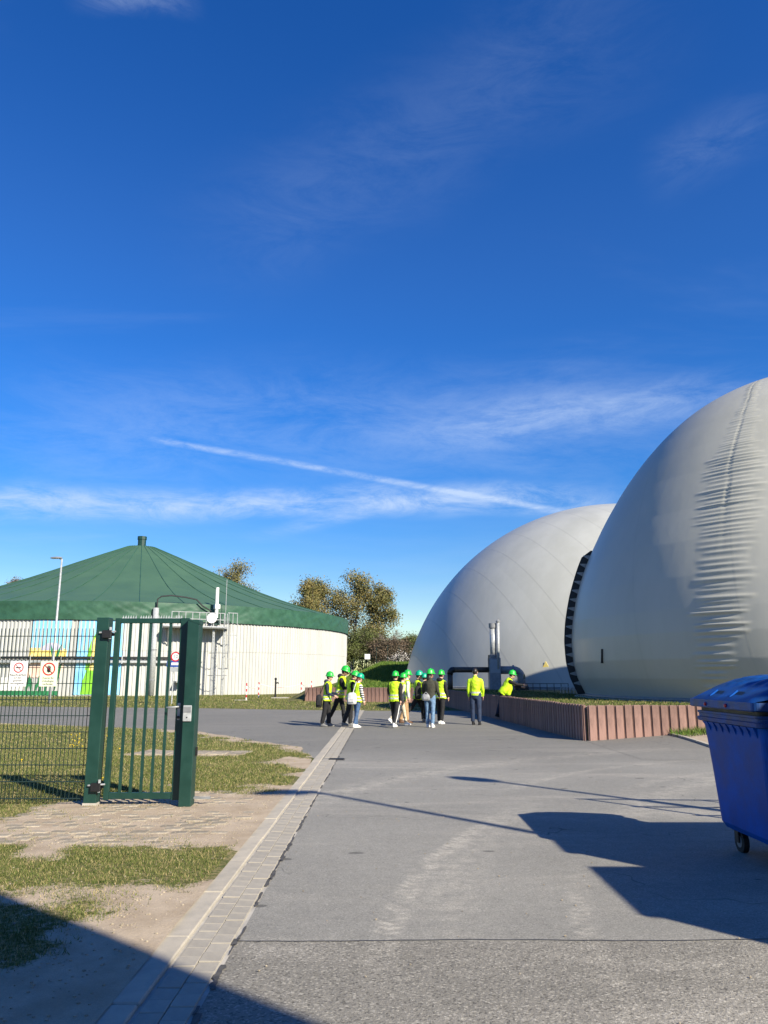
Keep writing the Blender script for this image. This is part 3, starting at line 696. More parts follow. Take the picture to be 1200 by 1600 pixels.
# small handle-like fitting on the near dome and warning sticker on the far dome
p = hit(944, 1026, CB, AB, BB); mb = MB(); n = Vector((p.x, p.y, 0)).normalized(); s_ = Vector((-n.y, n.x, 0))
MB().bar(p+Vector((0, 0, .26))+n*.06+s_*.05, p+Vector((0, 0, -.22))+n*.06-s_*.05, .11, .05).build('inspection_window_frame', 'flange_black', db)
MB().bar(p+Vector((0, 0, .12))+n*.09, p+Vector((0, 0, -.2))+n*.09-s_*.05, .06, .03).build('inspection_window_cover', 'galvanised', db)
p = hit(853, 1039, CA, AA, BA); n = Vector((p.x, p.y, 0)).normalized(); s_ = Vector((-n.y, n.x, 0)); c0 = p+n*.03
MB().add([c0-s_*.2-Vector((0, 0, .15)), c0+s_*.2-Vector((0, 0, .15)), c0+Vector((0, 0, .22))]+[c0-n*.03-s_*.2-Vector((0, 0, .15)), c0-n*.03+s_*.2-Vector((0, 0, .15)), c0-n*.03+Vector((0, 0, .22))], [(0, 1, 2), (5, 4, 3), (0, 3, 4, 1), (1, 4, 5, 2), (2, 5, 3, 0)]).build('warning_triangle', 'mural_yellow', da)

# ------------------------------------------------------------------ white tank with green tent roof
TC = Vector((-27.05, 84.8, 0)); TR = 22.9
tank = thing('digester_tank', 'round white corrugated digester tank under a dark green tent roof', 'tank', tuple(TC))
nr = 440; vs = []; ring = []
for i in range(nr):
    for fr, dr_ in ((0, 0), (.42, 0), (.56, .07), (.86, .07)):
        ring.append((2*math.pi*(i+fr)/nr, TR+dr_))
K = len(ring); rows = [(-.2, 0), (3.55, 0), (3.56, .025), (6.25, .025)]
mb = MB(); mb.add([((r+dz)*math.cos(a), (r+dz)*math.sin(a), z) for z, dz in rows for a, r in ring], [(i*K+j, i*K+(j+1) % K, (i+1)*K+(j+1) % K, (i+1)*K+j) for i in range(len(rows)-1) for j in range(K)])
mb.build('wall_cladding', 'cladding', tank)
prof = [(.0, 15.68), (1.55, 15.55), (1.75, 15.47), (5.4, 13.92), (9, 12.33), (12.7, 10.75), (15.6, 9.65), (18.4, 8.72), (21, 8.0), (23.1, 7.45)]
ns = 40; sub = 4; mb = MB(); vs = []
fine = []
for i in range(len(prof)-1):
    for k in range(4): f = k/4; fine.append((prof[i][0]*(1-f)+prof[i+1][0]*f, prof[i][1]*(1-f)+prof[i+1][1]*f))
fine.append(prof[-1])
for (r, z) in fine:
    for j in range(ns*sub):
        ph = (j % sub)/sub; sag = -.03*math.sin(math.pi*ph)*min(1, r/9)
        vs.append((r*math.cos(2*math.pi*j/(ns*sub)), r*math.sin(2*math.pi*j/(ns*sub)), z+sag))
J = ns*sub
mb.add(vs, [(i*J+j, (i+1)*J+j, (i+1)*J+(j+1) % J, i*J+(j+1) % J) for i in range(len(fine)-1) for j in range(J)])
roof = mb.build('roof', 'roof_green', tank, smooth=True)
for j in range(ns):
    a = 2*math.pi*j/ns; MB().tube([(r*math.cos(a), r*math.sin(a), z+.015) for r, z in fine[4::3]+[fine[-1]]], .03, 4, ref=(0, 0, 1)).build('roof_seam', 'skirt_green', roof)
th = np.linspace(0, 2*np.pi, 1601); tt = np.linspace(0, 1, 14); TT, TH = np.meshgrid(tt, th, indexing='ij')
fold = (fbm(TH*16+TT*2.2, TT*1.2+5, 1.0, 81)-.5)*.14+(fbm(TH*50-TT*6, TT*1.5, 1.0, 83)-.5)*.07
rr = 23.12+fold*np.sin(np.pi*np.clip(TT*.9+.08, 0, 1)); zz_ = 7.47-1.5*TT-.06*(fbm(TH*30, TH*0, 1, 85)-.5)*TT
obj('skirt', grid_mesh('skirt', rr*np.cos(TH), rr*np.sin(TH), zz_, 'skirt_green'), roof)
mb = MB(); mb.tube([(0, 0, 15.5), (0, 0, 16.75), (0, 0, 16.8)], [.46, .46, .40], 10); mb.tube([(0, 0, 16.45), (0, 0, 16.8)], .52, 10); mb.build('vent_stack', 'green_steel', tank)
def tp(u, v, off=0.0, local=True):
    """point where the view ray meets the tank wall (radius TR+off)"""
    d = ray(u, v); r = TR+off; A = d.x*d.x+d.y*d.y; B2 = -2*(d.x*TC.x+d.y*TC.y); c = TC.x**2+TC.y**2-r*r; t = (-B2-math.sqrt(max(0, B2*B2-4*A*c)))/2/A
    p = d*t+Vector((0, 0, EYE)); return p-TC if local else p
def ta(u, off, z):
    p = tp(u, 1040, off); a = math.atan2(p.y, p.x); r = TR+off; return Vector((r*math.cos(a), r*math.sin(a), z))
def zt(v, y=64.5): return at(222, v, y).z
def sheet(poly, off=.075, m='mural_sky', parent=None, name='paint', n=10):
    """curved polygon band painted on the wall: poly = list of (u_left,u_right,v) rows"""
    mb = MB(); vs = []
    for (u0, u1, z) in poly:
        for k in range(n+1): vs.append(ta(u0+(u1-u0)*k/n, off, z))
    mb.add(vs, [(i*(n+1)+k, i*(n+1)+k+1, (i+1)*(n+1)+k+1, (i+1)*(n+1)+k) for i in range(len(poly)-1) for k in range(n)]); return mb.build(name, m, parent)
mur = thing('mural', 'colourful painted sky, field and maize mural on the white tank wall', 'mural', tuple(TC))
zb = .12; ztop = 5.95
sheet([(44, 104, 2.95), (46, 107, ztop)], .075, 'mural_sky', mur, 'sky_panel')
sheet([(43, 102, 2.85), (44, 103, 3.55), (44, 96, 3.75)], .082, 'mural_yellow', mur, 'field_band')
sheet([(60, 98, 3.55), (66, 92, 3.95), (74, 84, 4.15)], .088, 'mural_lilac', mur, 'hill_band')
sheet([(42, 96, 1.45), (43, 102, 2.95)], .078, 'mural_pink', mur, 'earth_panel')
sheet([(-40, 40, .45), (-40, 40, 1.45)], .078, 'mural_white', mur, 'white_panel')
sheet([(-60, 94, .08), (-60, 94, .42)], .082, 'mural_green', mur, 'base_band')
for k, (u, z0, z1, lean, w) in enumerate(((44, .4, 1.5, 4, 3), (52, .4, 1.7, -5, 3), (58, .4, 1.3, 6, 3), (66, .4, 1.6, -4, 3), (74, .4, 1.8, 3, 3), (82, .4, 2.0, 5, 3), (88, .5, 3.0, 9, 3), (86, 2.6, 4.0, 7, 2.5), (81, 2.9, 4.0, -4, 2))):
    sheet([(u-w*.3, u+w*.3, z0), (u+lean*.4-w, u+lean*.4+w, (z0+z1)/2), (u+lean-.2, u+lean+.2, z1)], .094, 'mural_green', mur, 'leaf', 3)
sheet([(116, 190, .12), (119, 191, ztop)], .075, 'mural_sky', mur, 'sky_panel')
sheet([(128, 156, .14), (130, 156, 1.1), (136, 154, 2.1)], .084, 'mural_lime', mur, 'maize_plant')
sheet([(133, 160, 2.0), (135, 160, 3.2), (139, 158, 4.2), (146, 152, 4.9)], .084, 'mural_lime', mur, 'maize_husk')
sheet([(140, 156, 2.0), (141, 157, 3.2), (144, 154, 4.4), (148, 150, 4.75)], .092, 'mural_yellow', mur, 'maize_cob')
for u in (45, 117, 190): sheet([(u-.5, u+.5, .1), (u-.5, u+.5, ztop)], .10, 'flange_black', mur, 'panel_joint', 1)
# pipe around the tank
for nm, z, r, m in (('pipe', 2.98, .10, 'flange_black'), ('pipe', 2.66, .12, 'galvanised')):
    MB().tube([ta(u, .32, z) for u in range(-60, 296, 8)], r, 6, ref=(0, 0, 1)).build(nm, m, tank)
for u in range(-50, 290, 48): MB().bar(ta(u, .0, 2.82), ta(u, .44, 2.82), .08, .62).build('pipe_bracket', 'galvanised', tank)
# vertical flue
fl = MB().tube([ta(238.5, .45, .05), ta(238.5, .45, 7.0)], .24, 10).build('flue', 'galvanised', tank, smooth=True)
for z in (1.2, 3.6, 6.0): MB().tube([ta(238.5, .45, z), ta(238.5, .45, z+.08)], .27, 10).build('clamp', 'pipe_grey', fl)
# platform with railing, ladder, aerial
zf = 5.55; plat = thing('access_platform', 'galvanised access platform with railing and caged ladder on the white tank', 'platform', tuple(TC))
ua, ub = 252, 353; mb = MB(); Np = 14; vs = []
for k in range(Np+1):
    u = ua+(ub-ua)*k/Np
    for off, z in ((.08, zf), (1.75, zf), (1.75, zf-.16), (.08, zf-.16)): vs.append(ta(u, off, z))
mb.add(vs, [(k*4+j, k*4+(j+1) % 4, k*4+4+(j+1) % 4, k*4+4+j) for k in range(Np) for j in range(4)]+[(3, 2, 1, 0), tuple(Np*4+j for j in range(4))])
mb.build('deck', 'pipe_grey', plat)
MB().tube([ta(u, 1.74, zf-.08) for u in range(ua, ub+1, 6)], .10, 4, ref=(0, 0, 1)).build('edge_beam', 'galvanised', plat)
for h in (.55, 1.1): MB().tube([ta(u, 1.72, zf+h) for u in range(ua+12, ub+1, 6)], .035, 5, ref=(0, 0, 1)).build('rail', 'galvanised', plat)
for u in range(ua+12, ub+1, 11): MB().tube([ta(u, 1.72, zf), ta(u, 1.72, zf+1.1)], .035, 5).build('baluster', 'galvanised', plat)
for u in (ua+8, ub-6): MB().bar(ta(u, .1, zf-1.5), ta(u, 1.6, zf-.15), .09).build('strut', 'galvanised', plat)
lad = MB()
for uu in (330.5, 347.5): lad.tube([ta(uu, 1.35, .02), ta(uu, 1.35, zf+1.1)], .05, 5)
LAD = lad.build('ladder', 'galvanised', plat)
for uu in (330.5, 347.5):
    for k in range(22): MB().bar(ta(uu, 1.35, .2+k*.25), ta(uu+2.2, 1.35, .32+k*.25), .05).build('brace', 'galvanised', LAD)
    MB().tube([ta(uu+2.2, 1.35, .02), ta(uu+2.2, 1.35, zf)], .045, 5).build('stile', 'galvanised', LAD)
for z in (1.6, 3.4):
    c0 = ta(340, 1.35, z); rad = (ta(340, 2.35, z)-c0).normalized(); tan = Vector((-rad.y, rad.x, 0))
    MB().tube([c0+rad*(.75*math.sin(a))+tan*(.75*math.cos(a))+Vector((0, 0, .0)) for a in np.linspace(0, math.pi, 13)], .03, 5, ref=(0, 0, 1)).build('cage_hoop', 'pipe_grey', LAD)
hg = MB()
for uu in (354.5, 361, 368):
    hg.tube([ta(uu, 1.3, 3.0 if uu != 361 else 5.1), ta(uu, 1.3, zf+1.2)], .03, 5)
for z in (2.95, 4.9, zf+1.2): hg.tube([ta(353, 1.3, z), ta(368.5, 1.3, z)], .035, 5, ref=(0, 0, 1))
hg.build('hanging_guard', 'galvanised', plat)
aer = thing('aerial_mast', 'slim white aerial mast with a box above the tank platform', 'mast', tuple(TC))
MB().tube([ta(334.5, 1.0, zf), ta(334.5, 1.0, 8.85)], .14, 8).build('mast', 'white_paint', aer)
MB().bar(ta(331, .95, 7.25), ta(338.5, .95, 7.25), .42, .36).build('junction_box', 'white_paint', aer)
MB().tube([ta(349, .9, zf), ta(349, .9, 9.6)], .025, 5).build('whip_aerial', 'galvanised', aer)
drm = thing('dish_lamp', 'round white floodlight on the tank platform railing', 'lamp', tuple(TC))
c0 = ta(327.5, 1.9, zf+.65); rad = (ta(327.5, 2.9, zf+.65)-c0).normalized()
MB().tube([c0-rad*.25, c0, c0+rad*.06], [.2, .42, .40], 14, ref=(0, 0, 1)).build('shell', 'white_paint', drm); MB().bar(c0-rad*.2-Vector((0, 0, .65)), c0-rad*.2, .07).build('bracket', 'galvanised', drm)
cab = thing('control_box', 'dark box standing on the tank platform below the mast', 'box', tuple(TC)); MB().bar(ta(329, .9, zf+.45), ta(338, .9, zf+.45), .9, .6).build('housing', 'green_steel', cab); MB().bar(ta(330, 1.24, zf+.45), ta(337, 1.24, zf+.45), .74, .03).build('door', 'black_metal', cab)
hs = MB().tube([ta(u, .5, z) for u, z in ((240, 7.0), (240, 7.7), (246, 7.95), (262, 8.05), (285, 7.95), (302, 7.8), (312, 7.3), (326, 6.9))], .06, 6, ref=(0, 0, 1)).build('gas_hose', 'flange_black'); hs.location = TC
tag(hs, 'thin black hose looping over the tank rim above the platform', 'hose')
for u, u2 in ((244, 262), (272, 292)): pass
dr2 = thing('tank_door', 'dark grey recessed access door low in the tank wall', 'door', tuple(TC)); MB().bar(ta(273, .1, 1.1), ta(283, .1, 1.1), 2.0, .12).build('leaf', 'cabinet_grey', dr2); MB().bar(ta(281, .17, 1.1), ta(281.6, .17, 1.1), .3, .05).build('handle', 'black_metal', dr2)

# ------------------------------------------------------------------ fence, gate, signs
FY = 10.12
fence = thing('mesh_fence', 'dark green double wire mesh fence panel beside the gate', 'fence', (0, FY, 0))
x = -3.78
while x > -6.6:
    MB().box((x-.0035, -.0035, .06), (x+.0035, .0035, 2.20)).build('vertical_wire', 'dark_wire', fence); x -= .05
for k in range(11):
    z = .10+k*.2
    for dy in (-.009, .009): MB().box((-6.6, dy-.0045, z-.0045), (-3.74, dy+.0045, z+.0045)).build('horizontal_wire', 'dark_wire', fence)
MB().box((-6.66, -.02, 0), (-6.60, .04, 2.25)).build('post', 'green_steel', fence, bevel=.004)
gate = thing('gate', 'dark green steel gate with vertical bars and spiked top, shut between two posts', 'gate', (0, FY-.02, 0))
MB().box((-3.715, -.075, 0), (-3.555, .085, 2.335)).build('hinge_post', 'green_steel', gate, bevel=.006)
MB().box((-3.72, -.08, 0), (-3.55, .09, .06)).build('post_foot', 'concrete', gate)
MB().box((-2.515, -.17, 0), (-2.365, .04, 2.30)).build('lock_post', 'green_steel', gate, bevel=.006)
MB().add([(-2.52, -.175, 2.30), (-2.36, -.175, 2.24), (-2.36, .045, 2.24), (-2.52, .045, 2.30), (-2.52, -.175, 2.318), (-2.36, -.175, 2.27), (-2.36, .045, 2.27), (-2.52, .045, 2.318)], [(0, 3, 2, 1), (4, 5, 6, 7), (0, 1, 5, 4), (1, 2, 6, 5), (2, 3, 7, 6), (3, 0, 4, 7)]).build('post_cap', 'green_steel', gate)
leaf_x0, leaf_x1 = -3.49, -2.53
MB().box((leaf_x0, -.03, .09), (leaf_x0+.065, .03, 2.33)).build('hinge_stile', 'green_steel', gate, bevel=.004)
MB().box((leaf_x1-.11, -.04, .09), (leaf_x1, .03, 2.33)).build('lock_stile', 'green_steel', gate, bevel=.004)
MB().box((leaf_x0+.065, -.026, 2.265), (leaf_x1-.11, .026, 2.328)).build('top_rail', 'green_steel', gate, bevel=.004)
MB().box((leaf_x0+.065, -.026, .10), (leaf_x1-.11, .026, .175)).build('bottom_rail', 'green_steel', gate, bevel=.004)
bx0, bx1 = leaf_x0+.065, leaf_x1-.11
for k in range(5):
    xc = bx0+(bx1-bx0)*(k+1)/6; MB().box((xc-.016, -.016, .17), (xc+.016, .016, 2.27)).build('bar', 'green_steel', gate)
for k in range(24):
    xc = leaf_x0+.09+k*.033
    if k % 7 == 6: continue
    MB().add([(xc-.012, -.004, 2.328), (xc+.012, -.004, 2.328), (xc+.012, .004, 2.328), (xc-.012, .004, 2.328), (xc+.004, 0, 2.372)], [(0, 1, 4), (1, 2, 4), (2, 3, 4), (3, 0, 4)]).build('spike', 'galvanised', gate)
for z in (.25, 2.12):
    h = MB(); h.box((-3.62, -.125, z-.05), (-3.50, -.075, z+.05)); h.box((-3.555, -.06, z-.022), (-3.49, -.02, z+.022)); h.build('hinge', 'black_metal', gate, bevel=.006)
    MB().tube([(-3.66, -.10, z+.02), (-3.45, -.10, z+.035)], .011, 6).build('hinge_bolt', 'galvanised', gate); MB().tube([(-3.52, -.10, z-.06), (-3.52, -.10, z+.09)], .016, 6).build('hinge_pin', 'galvanised', gate)
hd = MB(); hd.tube([(-2.60, -.04, 1.215), (-2.60, -.10, 1.215), (-2.625, -.115, 1.212), (-2.74, -.115, 1.205)], .011, 8, ref=(0, 0, 1)); hd.build('handle', 'galvanised', gate, smooth=True)
MB().box((-2.618, -.047, 1.05), (-2.582, -.038, 1.26)).build('handle_plate', 'galvanised', gate); MB().tube([(-2.60, -.066, 1.085), (-2.60, -.04, 1.085)], .018, 10, ref=(0, 0, 1)).build('lock_cylinder', 'black_metal', gate)
MB().box((-2.51, -.19, 1.04), (-2.405, -.168, 1.235)).build('key_box', 'galvanised', gate, bevel=.005); MB().box((-2.505, -.198, 1.155), (-2.41, -.189, 1.215)).build('key_box_hood', 'pipe_grey', gate); MB().tube([(-2.457, -.196, 1.09), (-2.457, -.189, 1.09)], .008, 8, ref=(0, 0, 1)).build('key_hole', 'black_metal', gate)
MB().box((-2.365, -.02, .10), (-2.16, .02, .125)).build('drop_bolt', 'pipe_grey', gate); MB().box((-2.365, -.05, .62), (-2.345, 0, .72)).build('hinge_stop', 'black_metal', gate)
def sign(name, label, x, z, w, h, m):
    t = thing(name, label, 'sign', (x, FY-.028, z)); MB().box((-w/2, -.004, -h/2), (w/2, .004, h/2)).build('plate', m, t, bevel=.0015); return t
def ringm(r0, r1, n=36):
    mb = MB(); vs = []
    for i in range(n):
        a = 2*math.pi*i/n
        for r, y in ((r0, 0), (r1, 0), (r1, -.002), (r0, -.002)): vs.append((r*math.cos(a), y, r*math.sin(a)))
    return mb.add(vs, [(i*4+j, i*4+(j+1) % 4, ((i+1) % n)*4+(j+1) % 4, ((i+1) % n)*4+j) for i in range(n) for j in range(4)])
p1 = at(28.5, 1053, FY-.028); p2 = at(76, 1053, FY-.028); RX = (math.pi/2, 0, 0)
s1 = sign('prohibition_sign', 'white no smoking sign hung on the mesh fence', p1.x, p1.z, .225, .315, 'white_paint')
ringm(.052, .064).build('red_ring', 'sign_red', s1, loc=(0, -.005, .080)); MB().bar((-.04, -.006, .12), (.04, -.006, .04), .010, .002).build('red_slash', 'sign_red', s1)
MB().bar((-.038, -.0055, .078), (.03, -.0055, .082), .002, .012).build('cigarette', 'sign_black', s1)
for i, (tx, sz) in enumerate((('Rauchverbot', .040), ('auf dem', .030), ('gesamten', .030), ('Betriebsgelände', .027))): text('lettering', tx, sz, (0, -.0055, -.012-i*.036), RX, 'sign_black', s1)
s2 = sign('prohibition_sign', 'pale yellow no entry sign with a black hand, hung on the mesh fence', p2.x, p2.z, .225, .315, 'cream_sign')
ringm(.066, .082).build('red_ring', 'sign_red', s2, loc=(0, -.005, .062)); MB().bar((-.052, -.0085, .114), (.052, -.0085, .010), .012, .002).build('red_slash', 'sign_red', s2)
hm = MB(); hm.ell((0, -.005, .042), (.024, .0022, .026), 12, 6)
for dx, h_, an in ((-.019, .05, .25), (-.007, .062, .08), (.006, .06, -.08), (.018, .05, -.25), (.027, .012, -.9)):
    hm.bar((dx*.8, -.006, .045), (dx*.8-math.sin(an)*.0+dx*.35, -.006, .045+h_), .009, .003)
hm.build('black_hand', 'sign_black', s2)
for i, (tx, sz) in enumerate((('Zutritt für', .036), ('Unbefugte', .036), ('verboten', .036))): text('lettering', tx, sz, (0, -.0055, -.052-i*.037), RX, 'sign_grey', s2)
# speed sign with arrow board beyond the gate
sp = gnd(268, 1101); ss = thing('road_sign', 'round red ringed speed limit sign above a blue arrow board, seen through the gate', 'sign', (sp.x, sp.y, 0))
k = sp.y/1238.0
zc = at(271.5, 1026, sp.y).z; z2 = at(271, 1037.5, sp.y).z; z3 = at(271, 1046, sp.y).z
MB().tube([(0, 0, 0), (0, 0, zc+.2)], .035, 8).build('post', 'galvanised', ss)
MB().tube([(.1, -.05, zc), (.1, -.07, zc)], .27, 24, ref=(0, 0, 1)).build('disc', 'white_paint', ss); ringm(.20, .275).build('red_ring', 'sign_red', ss, loc=(.1, -.073, zc)); text('number', '10', .30, (.1, -.074, zc), RX, 'sign_black', ss)
MB().box((-.38, -.07, z2-.17), (.52, -.045, z2+.17)).build('arrow_board', 'sign_blue', ss); MB().box((-.12, -.074, z2-.06), (.46, -.07, z2+.08)).build('arrow_board_text', 'white_paint', ss)
MB().add([(-.36, -.074, z2), (-.22, -.074, z2-.1), (-.22, -.074, z2+.1), (-.36, -.070, z2), (-.22, -.070, z2-.1), (-.22, -.070, z2+.1)], [(0, 1, 2), (5, 4, 3), (0, 3, 4, 1), (1, 4, 5, 2), (2, 5, 3, 0)]).build('arrow', 'white_paint', ss)
MB().box((-.16, -.065, z3-.13), (.4, -.045, z3+.11)).build('small_board', 'cabinet_grey', ss)

# ------------------------------------------------------------------ street lamps
def lamp(loc, h, rz, label, grp=None, hs=1.0):
    t = thing('street_lamp', label, 'street lamp', loc, rz, grp)
    MB().tube([(0, 0, 0), (0, 0, 1.0), (0, 0, h)], [.085, .085, .05], 10).build('pole', 'galvanised', t, smooth=True)
    MB().tube([(0, 0, h-.06), (0, -.25, h+.06)], .035, 6).build('arm', 'pipe_grey', t)
    hd = MB(); vs = []; n = 14
    for zz0, sc in ((0, .8), (.035, 1), (.09, .86), (.12, .35)):
        for i in range(n): a = 2*math.pi*i/n; vs.append((.17*hs*sc*math.cos(a), -.36*hs+.40*hs*sc*math.sin(a), h+.02+zz0))
    hd.add(vs, [(i*n+j, i*n+(j+1) % n, (i+1)*n+(j+1) % n, (i+1)*n+j) for i in range(3) for j in range(n)]+[tuple(range(n))[::-1], tuple(3*n+j for j in range(n))]); hd.build('lamp_head', 'pipe_grey', t, smooth=False)
    MB().box((-.10, -.62, h+.012), (.10, -.14, h+.022)).build('lens', 'white_paint', t)
    return t
lp = gnd(77, 1099); hl = at(93, 872, lp.y).z
lamp((lp.x, lp.y, 0), hl-.05, R_(-95), 'tall slim street lamp in front of the painted tank')

# ------------------------------------------------------------------ marker posts with chain, hydrant
MP = []
for u, v in ((384.5, 1094.5), (404, 1090), (470.5, 1090), (486.5, 1084)):
    p = gnd(u, v); MP.append(p)
for i, p in enumerate(MP):
    h = 1.12; t = thing('marker_post', ('red and white marker post with a flat concrete foot, nearest the road', 'red and white marker post between the footed post and the hydrant', 'red and white marker post on the grass between hydrant and palisade wall', 'red and white marker post standing at the end of the palisade wall')[i], 'post', (p.x, p.y, 0), 0, 'marker posts by the tank')
    for k in range(6): MB().tube([(0, 0, h*k/6), (0, 0, h*(k+1)/6)], .042, 8).build('band', 'sign_red' if k in (1, 3, 5) else 'white_paint', t)
    if i in (0,): MB().box((-.75, -.06, 0), (.1, .06, .05)).build('foot_plate', 'concrete', t)
for a, b in ((0, 1), (1, 2), (2, 3)):
    pa, pb = MP[a]+Vector((0, 0, 1.02)), MP[b]+Vector((0, 0, 1.02)); sag = .28
    pts = [pa.lerp(pb, s)-Vector((0, 0, sag*4*s*(1-s))) for s in np.linspace(0, 1, 13)]
    tag(MB().tube(pts, .018, 5, ref=(0, 0, 1)).build('barrier_chain', 'red_white'), ('pale chain slung between the two marker posts nearest the ladder', 'long sagging pale chain passing behind the hydrant', 'short pale chain ending at the palisade wall')[a], 'chain', 'barrier chains')
p = gnd(430, 1091); hy = thing('hydrant', 'black standpipe hydrant on a pale concrete plate beside the tank', 'hydrant', (p.x, p.y, 0))
MB().box((-.25, -.35, 0), (.95, .35, .07)).build('plate', 'concrete', hy); MB().tube([(0, 0, .05), (0, 0, 1.25), (0, 0, 1.3)], [.07, .06, .05], 10).build('standpipe', 'black_metal', hy)
MB().tube([(0, 0, 1.05), (.18, 0, 1.1), (.22, 0, 1.02)], .05, 8, ref=(0, 1, 0)).build('outlet', 'black_metal', hy); MB().ell((0, 0, 1.36), (.1, .1, .09), 10, 6).build('cap', 'black_metal', hy)

# ------------------------------------------------------------------ pipework on the terrace
EY = 45.2
def e(u, v, y=EY): return at(u, v, y)
eq = thing('flare_unit', 'grey gas unit with a flue and slim chimney in front of the far dome', 'gas unit', (e(772, 1082).x, EY, TZ-.05))
O = Vector(eq.location)
def L(p): return Vector(p)-O
a = L(e(764, 1066)); b = L(e(781, 1028))
MB().box((a.x, -.3, -.05), (b.x, .3, b.z)).build('cabinet', 'pipe_grey', eq, bevel=.015)
MB().box((a.x+.06, -.315, b.z-.85), (b.x-.06, -.3, b.z-.1)).build('cabinet_door', 'cabinet_grey', eq, bevel=.004)
f0, f1 = L(e(771, 1030)), L(e(770, 980)); fu = MB().tube([f0, f1], .187, 14).build('flue', 'galvanised', eq, smooth=True)
MB().tube([f1-Vector((0, 0, .05)), f1+Vector((0, 0, .22))], .24, 14).build('flue_cap', 'pipe_grey', fu); MB().tube([f0+Vector((0, 0, .1)), f0+Vector((0, 0, .25))], .23, 14).build('flue_collar', 'pipe_grey', fu)
c0_, c1_ = L(e(777.5, 1045)), L(e(777, 972)); c0_.y = c1_.y = -.25
ch = MB().tube([c0_, Vector((c1_.x, -.25, c1_.z))], .09, 10).build('chimney', 'galvanised', eq, smooth=True)
MB().tube([Vector((c1_.x, -.25, c1_.z-.03)), Vector((c1_.x, -.25, c1_.z+.05)), Vector((c1_.x, -.25, c1_.z+.14))], [.12, .13, .03], 10).build('rain_cap', 'pipe_grey', ch)
q0 = L(e(764, 1040)); MB().tube([Vector((q0.x-.02, -.2, q0.z-.3)), Vector((q0.x-.02, -.2, q0.z+.6))], .04, 6).build('probe', 'black_metal', eq)
gp = thing('gas_pipe', 'dark brown gas pipe running left from the gas unit and bending down', 'pipe', tuple(O))
w0, w1 = L(e(763, 1046.5)), L(e(703, 1046.5)); bot = L(e(703, 1078))
MB().tube([w0, Vector((w1.x+.22, 0, w1.z))], .157, 12, ref=(0, 0, 1)).build('run', 'pipe_brown', gp, smooth=True)
MB().tube([Vector((w1.x+.24, 0, w1.z)), Vector((w1.x+.1, 0, w1.z-.02)), Vector((w1.x+.03, 0, w1.z-.1)), Vector((w1.x, 0, w1.z-.26))], .175, 12, ref=(0, 1, 0)).build('elbow', 'black_metal', gp, smooth=True)
MB().tube([Vector((w1.x, 0, w1.z-.24)), Vector((w1.x, 0, -.05))], .157, 12).build('drop', 'pipe_brown', gp, smooth=True)
gg = thing('gas_pipe', 'thick grey gas pipe arching from the gas unit down to a black base', 'pipe', tuple(O))
g0, g1, g2 = L(e(780, 1047)), L(e(802, 1047)), L(e(815, 1066)); zb_ = .1
arc = [Vector((g0.x, 0, g0.z)), Vector((g1.x, 0, g1.z))]
rr_ = g2.x-g1.x
for a in np.linspace(.15, math.pi/2, 8): arc.append(Vector((g1.x+rr_*math.sin(a), 0, g1.z-rr_*(1-math.cos(a)))))
arc.append(Vector((g2.x, 0, zb_)))
MB().tube(arc, .23, 14, ref=(0, 1, 0)).build('bend', 'pipe_grey', gg, smooth=True)
MB().tube([(g2.x, 0, -.05), (g2.x, 0, .14), (g2.x, 0, .34)], [.41, .41, .33], 14).build('base', 'black_metal', gg)
MB().tube([arc[1]-Vector((.04, 0, 0)), arc[1]+Vector((.04, 0, 0))], .29, 14, ref=(0, 0, 1)).build('flange', 'pipe_grey', gg)
lf = thing('low_railing', 'low dark wire railing along the foot of the far dome', 'railing', (0, 0, TZ-.05))
for i in range(9):
    p = e(800+i*11, 1078, 40.5); MB().tube([(p.x, 40.5, 0), (p.x, 40.5, .42)], .02, 5).build('post', 'black_metal', lf)
for z in (.2, .4): MB().tube([(e(800, 1078, 40.5).x, 40.5, z), (e(888, 1078, 40.5).x, 40.5, z)], .014, 5, ref=(0, 0, 1)).build('rail', 'black_metal', lf)
bk = thing('bicycle_rack', 'small galvanised hoop rack at the foot of the near dome', 'rack', (e(876, 1080, 36).x, 36, TZ-.05))
MB().box((-.06, -.03, 0), (.75, .03, .03)).build('base_bar', 'galvanised', bk)
for i in range(5): MB().tube([(i*.15, 0, 0), (i*.15+.02, 0, .26), (i*.15+.07, 0, .33), (i*.15+.12, 0, .26), (i*.15+.12, 0, .02)], .016, 5, ref=(0, 1, 0)).build('hoop', 'galvanised', bk)

# ------------------------------------------------------------------ blue waste bin
binr = thing('waste_container', 'large blue four wheeled waste container with a rounded ribbed lid', 'bin', (3.075, 6.58, 0))
def rrect(x0, x1, y0, y1, r, n=4):
    out = []
    for cx, cy, a0 in ((x1-r, y0+r, -90), (x1-r, y1-r, 0), (x0+r, y1-r, 90), (x0+r, y0+r, 180)):
        for k in range(n+1): a = R_(a0+90*k/n); out.append((cx+r*math.cos(a), cy+r*math.sin(a)))
    return out
def loft(secs, capb=True, capt=True):
    mb = MB(); n = len(secs[0][0]); vs = [(x, y, z) for pts, z in secs for x, y in pts]
    fs = [(i*n+j, i*n+(j+1) % n, (i+1)*n+(j+1) % n, (i+1)*n+j) for i in range(len(secs)-1) for j in range(n)]
    if capb: fs.append(tuple(range(n))[::-1])
    if capt: fs.append(tuple((len(secs)-1)*n+j for j in range(n)))
    return mb.add(vs, fs)
BW, BL = 1.06, 1.30
loft([(rrect(.15, .90, .12, 1.18, .08), .21), (rrect(.12, .94, .09, 1.21, .09), .26), (rrect(.09, .98, .06, 1.24, .08), .75), (rrect(.065, 1.0, .04, 1.26, .06), 1.12), (rrect(.05, 1.02, .03, 1.27, .05), 1.20)]).build('body', 'bin_blue', binr)
